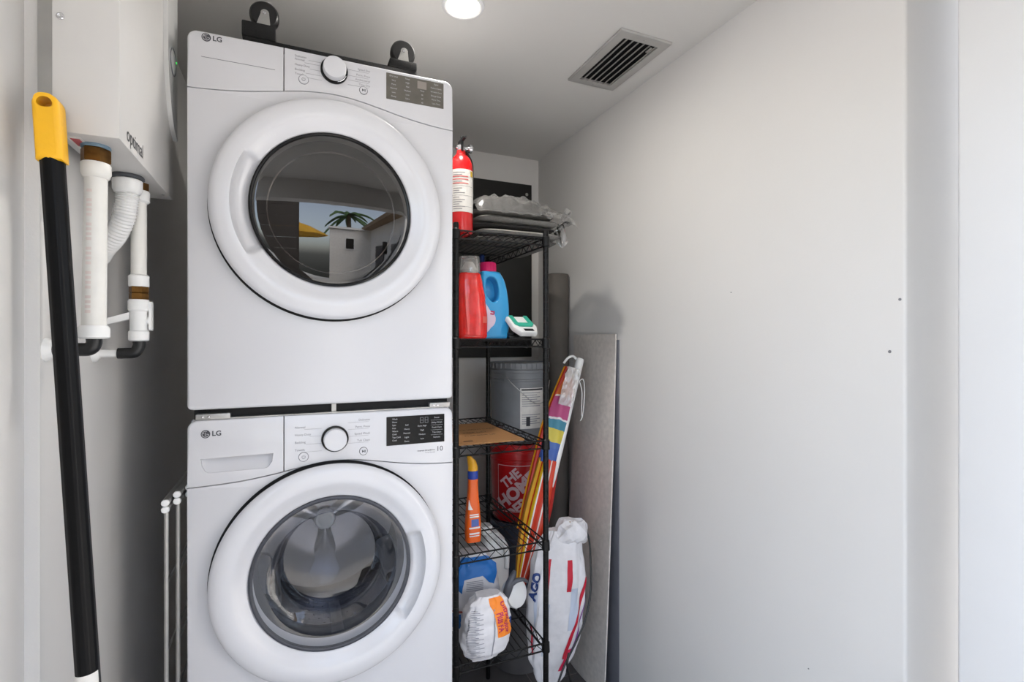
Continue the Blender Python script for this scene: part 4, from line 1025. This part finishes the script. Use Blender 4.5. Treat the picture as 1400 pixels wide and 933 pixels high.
# ---------------- foam roll and aluminium sheet by the right wall
bm = BM()
sp = []; n = 150
def roll(u, v):
    th = u * 2 * pi * 5.5; r = .022 + .0385 * u; return Vector((1.285 + r * cos(th), 2.392 + r * sin(th), .002 + 1.615 * v))
grid(bm, roll, 200, 1); 
r2 = BM(); lathe(r2, [(.0605, 0), (.0615, .004), (.0615, 1.942), (.058, 1.947), (.02, 1.9472), (.018, 1.93), (1e-4, 1.93)], (1.285, 2.392, .0), (0, 0, 1), 40); bm.free()
fr_ = obj('foam_roll', r2, M_foam); tag(fr_, 'dark grey foam roll standing upright in the back right corner', 'foam roll')
bm = BM(); tube(bm, [(1.285 + (.02 + .0385 * i / 120) * cos(i / 120 * 2 * pi * 5), 2.392 + (.02 + .0385 * i / 120) * sin(i / 120 * 2 * pi * 5), 1.9475) for i in range(121)], .0012, 5); obj('roll_edge', bm, M_gap, fr_)

def sheet(u, v, k=0):
    # u: 0 rear edge -> 1 front edge, v: height
    y = 2.292 - .36 * u + (.016 * sin(v * 7.5) * (1 - u)) + k * .0
    x = 1.337 - .075 * (1 - v) ** 1.2 - .012 * sin(u * pi) * (1 - .5 * v)
    return Vector((x, y - .02 * (1 - v) * u, .002 + 1.625 * v))
bm = BM(); grid(bm, lambda u, v: sheet(u, v), 16, 30); grid(bm, lambda u, v: sheet(u, v) + Vector((.006, 0, 0)), 16, 30)
for uu in (0, 1): grid(bm, lambda u, v, uu=uu: sheet(uu, v) + Vector((.006 * u, 0, 0)), 1, 30)
for vv in (0, 1): grid(bm, lambda u, v, vv=vv: sheet(v, vv) + Vector((.006 * u, 0, 0)), 1, 16)
bmesh.ops.remove_doubles(bm, verts=bm.verts, dist=1e-5)
al = obj('aluminium_sheet', bm, M_alu); tag(al, 'tall brushed aluminium sheet leaning on the right wall', 'metal sheet')
bm = BM(); box(bm, 1.3445, 1.3488, 1.918, 2.28, .002, 1.60, .001, seg=1); bs_ = obj('shadow_strip_board', bm, mat('shadow_strip_grey', '#6f7078', .7)); tag(bs_, 'thin board behind the aluminium sheet, dark grey for the shadow strip there', 'board')  # its dark edge is drawn as the shadow strip beside the sheet
bm = BM(); grid(bm, lambda u, v: sheet(.93 + .025 * u, v) + Vector((-.0012, 0, 0)), 2, 30); obj('edge_fold', bm, M_alu, al)

# ================================================================== left wall: water heater, pipes
hx1_, hx0_, hy0, hy1, hz = -.293, -.39, 1.13, 1.572, 1.966
wh = thing('water_heater', 'white box-shaped tankless water heater on the left wall', 'water heater', (-.40, 1.35, hz))
bm = BM(); box(bm, hx0_, hx1_, hy0, hy1, hz, 2.52, .003); obj('casing', bm, mat('white_powder_coat', '#c6c4c1', .38, var=.01), wh)
bm = BM(); box(bm, WLX, hx0_, hy0 + .03, hy1 - .03, hz + .03, 2.48); obj('mounting_plate', bm, M_zinc, wh, False)
bm = BM(); lathe(bm, [(.006, 0), (.006, .0012), (.004, .002), (.0025, .0008), (1e-4, .0006)], (hx0_ + .012, hy0, 2.168), (0, -1, 0), 18); obj('screw', bm, M_chrome, wh)
bm = BM(); lathe(bm, [(.004, 0), (.003, .0012), (1e-4, .0014)], (hx1_ - .012, hy1 - .05, hz), (0, 0, -1), 12); obj('screw', bm, M_zinc, wh)
MX = Matrix(((0, -1, 0, hx1_), (1, 0, 0, 0), (0, 0, 1, 0), (0, 0, 0, 1)))    # outline (y, z), extruded along -x.. towards the room
out = [(1.572 - .002, 2.12)] + [(1.572 - .002, 2.50)] + [(1.47, 2.50), (1.462, 2.42), (1.462, 2.32), (1.475, 2.24), (1.50, 2.18), (1.53, 2.14)]
bm = BM(); prism(bm, [(a, b) for a, b in out[::-1]], 0, -.010, back=.0, M=Matrix(((0, -1, 0, hx1_), (1, 0, 0, 0), (0, 0, 1, 0), (0, 0, 0, 1)))); pn = obj('display_panel', bm, mat('pale_grey_panel', '#c4c4c2', .3), wh)
bm = BM(); cy_, cz2 = 1.516, 2.302
tube(bm, [(hx1_ + .0108, cy_ + .030 * cos(2 * pi * i / 40), cz2 + .033 * sin(2 * pi * i / 40)) for i in range(40)], .0014, 6, closed=True); obj('display_ring', bm, M_ink, pn)
bm = BM(); lathe(bm, [(.0285, .0), (.0285, .0012), (1e-4, .0016)], (hx1_ + .0101, cy_, cz2), (1, 0, 0), 36); obj('display_disc', bm, M_plast, pn)
bm = BM(); lathe(bm, [(.003, 0), (.002, .001), (1e-4, .0012)], (hx1_ + .0101, 1.553, 2.318), (1, 0, 0), 12); obj('indicator_lamp', bm, emit('green_led', '#30ff50', 6), pn)
bm = BM(); add_text(bm, 'optimal', .040, 1.227, 0, 0, sx=.92); 
bm.free(); t = text_bm('optimal', .040, .0002, .95); t.transform(place(hx1_ + .0006, 1.228, 1.992, 0, '+X')); obj('printed_name', t, M_ink2, wh, False)
bm = BM(); box(bm, hx0_ + .012, hx0_ + .034, 1.150, 1.215, hz - .0008, hz - .0002); ls = obj('warning_label', bm, M_paper, wh, False)
bm = BM(); box(bm, hx0_ + .016, hx0_ + .030, 1.158, 1.20, hz - .0012, hz - .0008); obj('warning_print', bm, mat('label_red', '#b0474a', .6), ls, False)

M_print = mat('faded_red_print', '#d9ccc6', .5)
# hot and cold pipes: outlet fitting under the box, straight pipe, nut, black elbow into the wall
def pipe(name, label, x, y, zt, zb, r, nuts, brass, slant=0):
    t = thing(name, label, 'pipe', (x, y, zb)); return t
p1 = pipe('water_pipe', 'thick white water pipe under the front of the heater, black elbow below', -.345, 1.19, hz, 1.58, .018, None, None)
x, y = -.345, 1.19
bm = BM(); lathe(bm, [(.0225, 0), (.0235, -.003), (.0225, -.006)], (x, y, hz), (0, 0, 1), 24); obj('gasket', bm, mat('blue_grey_gasket', '#6c8494', .5), p1)
bm = BM(); lathe(bm, [(.0215, -.006), (.0235, -.009), (.0235, -.030), (.0215, -.033)], (x, y, hz), (0, 0, 1), 6); obj('brass_nut', bm, M_brass, p1)
bm = BM(); lathe(bm, [(.0215, -.033), (.0235, -.036), (.0235, -.052), (.0205, -.060), (.018, -.062)], (x, y, hz), (0, 0, 1), 24); obj('upper_nut', bm, M_pipe, p1)
bm = BM(); cyl(bm, (x, y, hz - .06), (x - .003, y, 1.624), .0178, 24, r1=.0190); pp = obj('tube', bm, M_pipe, p1)
bm = BM()
for i in range(26):
    z = 1.65 + i * .009; a = -.9
    if i % 5 == 4: continue
    d_ = Vector((.35, -.94, 0)) if False else Vector((-.1, -1, 0)).normalized(); rr = .0190 - .0012 * (z - 1.624) / .28 + .0003
    c_ = Vector((x - .003 * (hz - z) / .34, y, z)); s_ = Vector((1, -.1, 0)).normalized()
    grid(bm, lambda u, v: c_ + (d_ * cos((u - .8) * .5) + s_ * sin((u - .8) * .5)) * rr + Vector((0, 0, .0055 * v)), 3, 1)
obj('printed_marks', bm, M_print, pp)
bm = BM(); lathe(bm, [(.0205, 0), (.0245, .003), (.0245, .020), (.021, .025)], (x - .003, y, 1.602), (0, 0, 1), 24); obj('lower_nut', bm, M_plast, p1)
bm = BM(); tube(bm, spline([(x - .003, y, 1.603), (x - .003, y, 1.593), (x - .010, y, 1.583), (x - .03, y, 1.582), (WLX + .012, y + .004, 1.582)], 6), .0125, 16); obj('elbow', bm, M_black, p1)
bm = BM(); lathe(bm, [(.022, 0), (.021, .004), (.014, .012)], (WLX, y + .004, 1.582), (1, 0, 0), 24); obj('wall_collar', bm, M_plast, p1)

p3 = pipe('water_pipe', 'white water pipe with brass fitting and shut-off valve, farther from the camera', -.335, 1.434, hz, 1.58, .018, None, None)
x, y = -.335, 1.434; r = .0172
bm = BM(); lathe(bm, [(.0195, 0), (.0195, -.018)], (x, y, hz), (0, 0, 1), 6); obj('brass_nut', bm, M_brass, p3)
bm = BM(); lathe(bm, [(.0195, -.018), (.0215, -.021), (.0215, -.042), (.0175, -.046)], (x, y, hz), (0, 0, 1), 24); obj('upper_nut', bm, M_plast, p3)
bm = BM(); cyl(bm, (x, y, hz - .046), (x, y, 1.745), .0155, 24); obj('tube', bm, M_pipe, p3)
bm = BM(); lathe(bm, [(.0165, 0), (.0205, -.003), (.0205, -.026), (.019, -.028)], (x, y, 1.752), (0, 0, 1), 24); obj('middle_nut', bm, M_plast, p3)
bm = BM(); lathe(bm, [(.0185, 0), (.0195, -.002), (.0195, -.015), (.018, -.0165), (.0195, -.018), (.0195, -.030), (.0185, -.032)], (x, y, 1.726), (0, 0, 1), 6); obj('brass_fitting', bm, M_brass, p3)
bm = BM(); lathe(bm, [(.019, 0), (.0212, -.003), (.0212, -.024), (.018, -.028)], (x, y, 1.694), (0, 0, 1), 24); obj('lower_nut', bm, M_plast, p3)
bm = BM(); cyl(bm, (x, y, 1.668), (x, y, 1.618), .0175, 24); cyl(bm, (x, y, 1.645), (x + .02, y, 1.645), .009, 14); vb = obj('valve_body', bm, M_plast, p3)
bm = BM(); prism(bm, rrect(y - .006, y + .012, 1.622, 1.690, .005), 0, -.006, bev=0, M=Matrix(((0, -1, 0, x + .020), (1, 0, 0, 0), (0, 0, 1, 0), (0, 0, 0, 1)))); obj('valve_handle', bm, M_plast, vb)
bm = BM(); lathe(bm, [(.018, 0), (.0205, -.003), (.0205, -.022), (.016, -.025)], (x, y, 1.622), (0, 0, 1), 24); obj('bottom_nut', bm, M_plast, p3)
bm = BM(); tube(bm, spline([(x, y, 1.598), (x, y, 1.585), (x - .008, y, 1.571), (x - .028, y, 1.569), (x - .04, y, 1.569)], 6), .0125, 16); obj('elbow', bm, M_black, p3)
bm = BM(); cyl(bm, (x - .039, y, 1.569), (WLX, y, 1.569), .009, 14); lathe(bm, [(.02, 0), (.019, .005), (.011, .012)], (WLX, y, 1.569), (1, 0, 0), 24); obj('wall_collar', bm, M_plast, p3)
bm = BM(); prism(bm, [(WLX, 1.640), (x - .016, 1.664), (x - .016, 1.648), (WLX + .03, 1.636), (WLX, 1.634)], y - .012, y + .012); obj('pipe_clip', bm, M_plast, p3)

# corrugated conduit
cd = thing('conduit_hose', 'white corrugated conduit curving from the heater to the left wall', 'hose', (-.345, 1.385, 1.8))
x, y = -.343, 1.378
bm = BM(); lathe(bm, [(.030, 0), (.032, -.003), (.032, -.007), (.028, -.009)], (x, y, hz), (0, 0, 1), 32); obj('gasket', bm, mat('dark_gasket', '#45474b', .5), cd)
bm = BM()
prof = [(.0265, -.009), (.0285, -.011), (.0285, -.030), (.0250, -.038), (.0225, -.040)]
lathe(bm, prof, (x, y, hz), (0, 0, 1), 12); obj('lock_nut', bm, M_plast, cd)
pts = spline([(x, y, hz - .036), (x - .002, y + .003, hz - .06), (x - .012, y + .015, hz - .095), (x - .032, y + .035, hz - .130), (x - .058, y + .06, hz - .155), (WLX + .002, y + .085, hz - .172)], 14)
bm = BM(); tube(bm, pts, lambda t: .0212 + .0016 * sin(t * 2 * pi * 26), 20)
dense = []
for i in range(len(pts) - 1):
    for k in range(3): dense.append(pts[i].lerp(pts[i + 1], k / 3))
dense.append(pts[-1]); bm.free(); bm = BM(); N_ = len(dense)
tube(bm, dense, lambda t: .0210 + .0015 * sin(t * (N_ - 1) * pi / 3.5), 20); obj('hose', bm, M_plast, cd)

# ---------------- broom handle with yellow grip
ta = Vector((-.345, 1.098, 1.85)); 
mtop = Vector((-.3825, 1.095, 2.0115)); mbot = Vector((-.262, 1.06, .004))
mp = thing('broom_handle', 'black pole with a yellow hanging grip leaning by the left wall', 'broom', mbot)
md = (mtop - mbot).normalized(); L_ = (mtop - mbot).length
_, ax1, ax2 = frame_of(md); mx = Vector((1, 0, 0)); mx = (mx - md * mx.dot(md)).normalized(); my = md.cross(mx); my = my if my.y > 0 else -my
MM = Matrix(((mx.x, my.x, md.x, mbot.x), (mx.y, my.y, md.y, mbot.y), (mx.z, my.z, md.z, mbot.z), (0, 0, 0, 1)))
g0, g1_ = L_ - .112, L_
outl = [(-.0185, g0), (.0185, g0), (.0185, L_ - .022)] + arc(0, L_ - .0185, .0185, 0, 180, 16) + [(-.0185, L_ - .022)]
hole = rrect(-.011, .011, L_ - .024, L_ - .005, .008, 6)
bm = BM(); prism(bm, outl, -.018, .018, holes=[hole], bev=.008, bevh=.003, back=.008, M=MM, steps=5); gr = obj('grip', bm, M_yellow, mp)
bm = BM(); nn = 40; zs_ = [.12, g0 + .004]
def shaft(u, v):
    a = 2 * pi * u; rr = .0168 - .0009 * (1 if int(u * 40) % 5 == 0 else 0); q = mbot + md * (.10 + (g0 + .004 - .10) * v); return q + (mx * cos(a) + my * sin(a)) * rr
grid(bm, shaft, 40, 2, True, cap=True); obj('pole', bm, M_pole, mp)
bm = BM(); zl = (1.037 - mbot.z) / md.z
def stick(u, v): 
    a = radians(-150 + 130 * u); q = mbot + md * (zl - .08 + .08 * v); return q + (mx * cos(a) + my * sin(a)) * .0172
grid(bm, stick, 12, 1); obj('sticker', bm, M_paper, mp)
bm = BM(); cyl(bm, mbot + Vector((0, 0, .0)), mbot + md * .11, .02, 20, bev=.004); obj('socket', bm, M_black, mp)

# ---------------- folded drying racks between the washer and the wall
def rack_thing(X, Y, Zt):
    t = thing('folding_rack', '', 'drying rack', (X, Y, 0), 'folded racks beside the washer')
    for dz_ in (0, -.0165):
        bm = BM()
        prism(bm, rrect(X - .0085, X + .0085, Zt + dz_ - .0158, Zt + dz_, .0075, 5), Y, Y + .62)
        o = obj('top_rail', bm, M_zinc, t)
        bm = BM(); prism(bm, rrect(X - .0088, X + .0088, Zt + dz_ - .0161, Zt + dz_ + .0003, .0078, 5), Y - .006, Y, bev=.003); obj('end_cap', bm, M_plast, o)
    for yy in (Y + .006, Y + .59):
        bm = BM(); cyl(bm, (X + .001, yy, .0), (X + .001, yy, Zt - .033), .0052, 10); obj('leg', bm, M_zinc, t)
    for k in range(6):
        zr = .15 + k * .17; bm = BM(); cyl(bm, (X, Y + .006, zr), (X, Y + .59, zr), .003, 8); obj('rung', bm, M_zinc, t)
    return t
r1 = rack_thing(-.2895, 1.468, 1.211); r1['label'] = 'folded metal drying rack nearest the left wall beside the washer'
r2_ = copy_tree(r1); r2_.location = (-.2705, 1.498, .012 - .012); r2_['label'] = 'folded metal drying rack, middle one left of the washer'
r3 = copy_tree(r1); r3.location = (-.2525, 1.545, 0); r3['label'] = 'folded metal drying rack closest to the washer side'
for r_, s in ((r2_, 1.0085), (r3, 1.011)): r_.scale = (1, 1, s)

# ================================================================== outside, seen only in the dryer door
bm = BM(); box(bm, -9, 9, -14, 6, -.14, -.0605); ob_ = struct('floor_patio', bm, mat('patio_concrete', '#cfcbc4', .8))
hs = thing('white_house', 'white house wall across the patio, reflected in the dryer door', 'house', (1.3, -6, 0))
bm = BM(); box(bm, .42, 2.1, -6.2, -6, 0, 2.95); obj('wall', bm, mat('stucco', '#dcdad6', .85, bump=.2), hs, False)
bm = BM(); box(bm, .36, 2.1, -6.3, -5.9, 2.95, 3.03); obj('eave', bm, M_trim, hs, False)
bm = BM(); box(bm, 1.0, 1.42, -6.0, -5.95, 2.1, 2.62); wn = obj('window', bm, M_trim, hs, False)
bm = BM(); box(bm, 1.05, 1.37, -5.95, -5.94, 2.15, 2.57); obj('pane', bm, M_gloss, wn, False)
bm = BM(); box(bm, 2.1, 4, -6.2, -1.4, 0, 3.0); obj('wing_wall', bm, bpy.data.materials['stucco'], hs, False)
bm = BM(); box(bm, 1.75, 4.1, -6.2, -1.3, 3.0, 3.12); obj('wing_eave', bm, mat('eave_wood', '#8a7257', .7), hs, False)
for y_ in (-4.6, -2.9):
    bm = BM(); box(bm, 2.06, 2.1, y_ - .5, y_ + .45, 0, 2.3); obj('door', bm, bpy.data.materials.get('dark_door') or mat('dark_door', '#2d2d33', .4), hs, False)
    bm = BM(); box(bm, 1.98, 2.1, y_ + .6, y_ + .72, 2.0, 2.4); obj('wall_lantern', bm, M_gloss, hs, False)
gs = thing('reflection_screen', 'tall dark screen added outside to darken the left of the dryer door reflection', 'screen', (-.9, -2.5, -.06))  # unseen screen, added for the dark left part of the door reflection
for q in range(13):
    bm = BM(); box(bm, -1.5, -.42, -2.53, -2.50, -.06 + .25 * q + .004, -.06 + .25 * q + .248); obj('plank', bm, bpy.data.materials.get('dark_timber') or mat('dark_timber', '#3a3531', .7), gs, False)
bm = BM(); box(bm, -.46, -.40, -2.58, -2.531, -.06, 3.2); obj('post', bm, bpy.data.materials['dark_timber'], gs, False)
pu = thing('patio_parasol', 'yellow patio parasol outside, reflected in the dryer door', 'umbrella', (-.72, -3.9, 0))
bm = BM(); lathe(bm, [(1.0, 2.40), (.98, 2.43), (.5, 2.66), (1e-4, 2.82)], (-.72, -3.9, 0), (0, 0, 1), 8, cap=False); obj('canopy', bm, mat('parasol_cloth', '#d9a62c', .8), pu, False)
bm = BM(); cyl(bm, (-.72, -3.9, 0), (-.72, -3.9, 2.82), .03, 10); obj('pole', bm, M_trim, pu)
pa = thing('palm_tree', 'palm tree beyond the house, reflected in the dryer door', 'tree', (1.6, -9, 0))
bm = BM(); tube(bm, spline([(1.6, -9, 0), (1.65, -9, 2), (1.6, -9, 4.2)], 6), .12, 10); obj('trunk', bm, mat('palm_bark', '#6b5b48', .9), pa)
M_frond = mat('palm_leaf', '#3c5a2a', .6)
for k in range(14):
    a = k * 2.4; el = .9 - (k % 5) * .28; bm = BM()
    def fr(u, v): 
        q = Vector((cos(a), sin(a), 0)) * (1.5 * v * cos(el * (1 - v))) + Vector((0, 0, 1.2 * v * sin(el) - 1.0 * v * v)); s_ = Vector((-sin(a), cos(a), 0))
        return Vector((1.6, -9, 4.2)) + q + s_ * (u - .5) * .34 * sin(pi * min(1, v * .95 + .05)) + Vector((0, 0, -.10 * abs(u - .5) * 2))
    grid(bm, fr, 4, 8); obj('frond', bm, M_frond, pa)
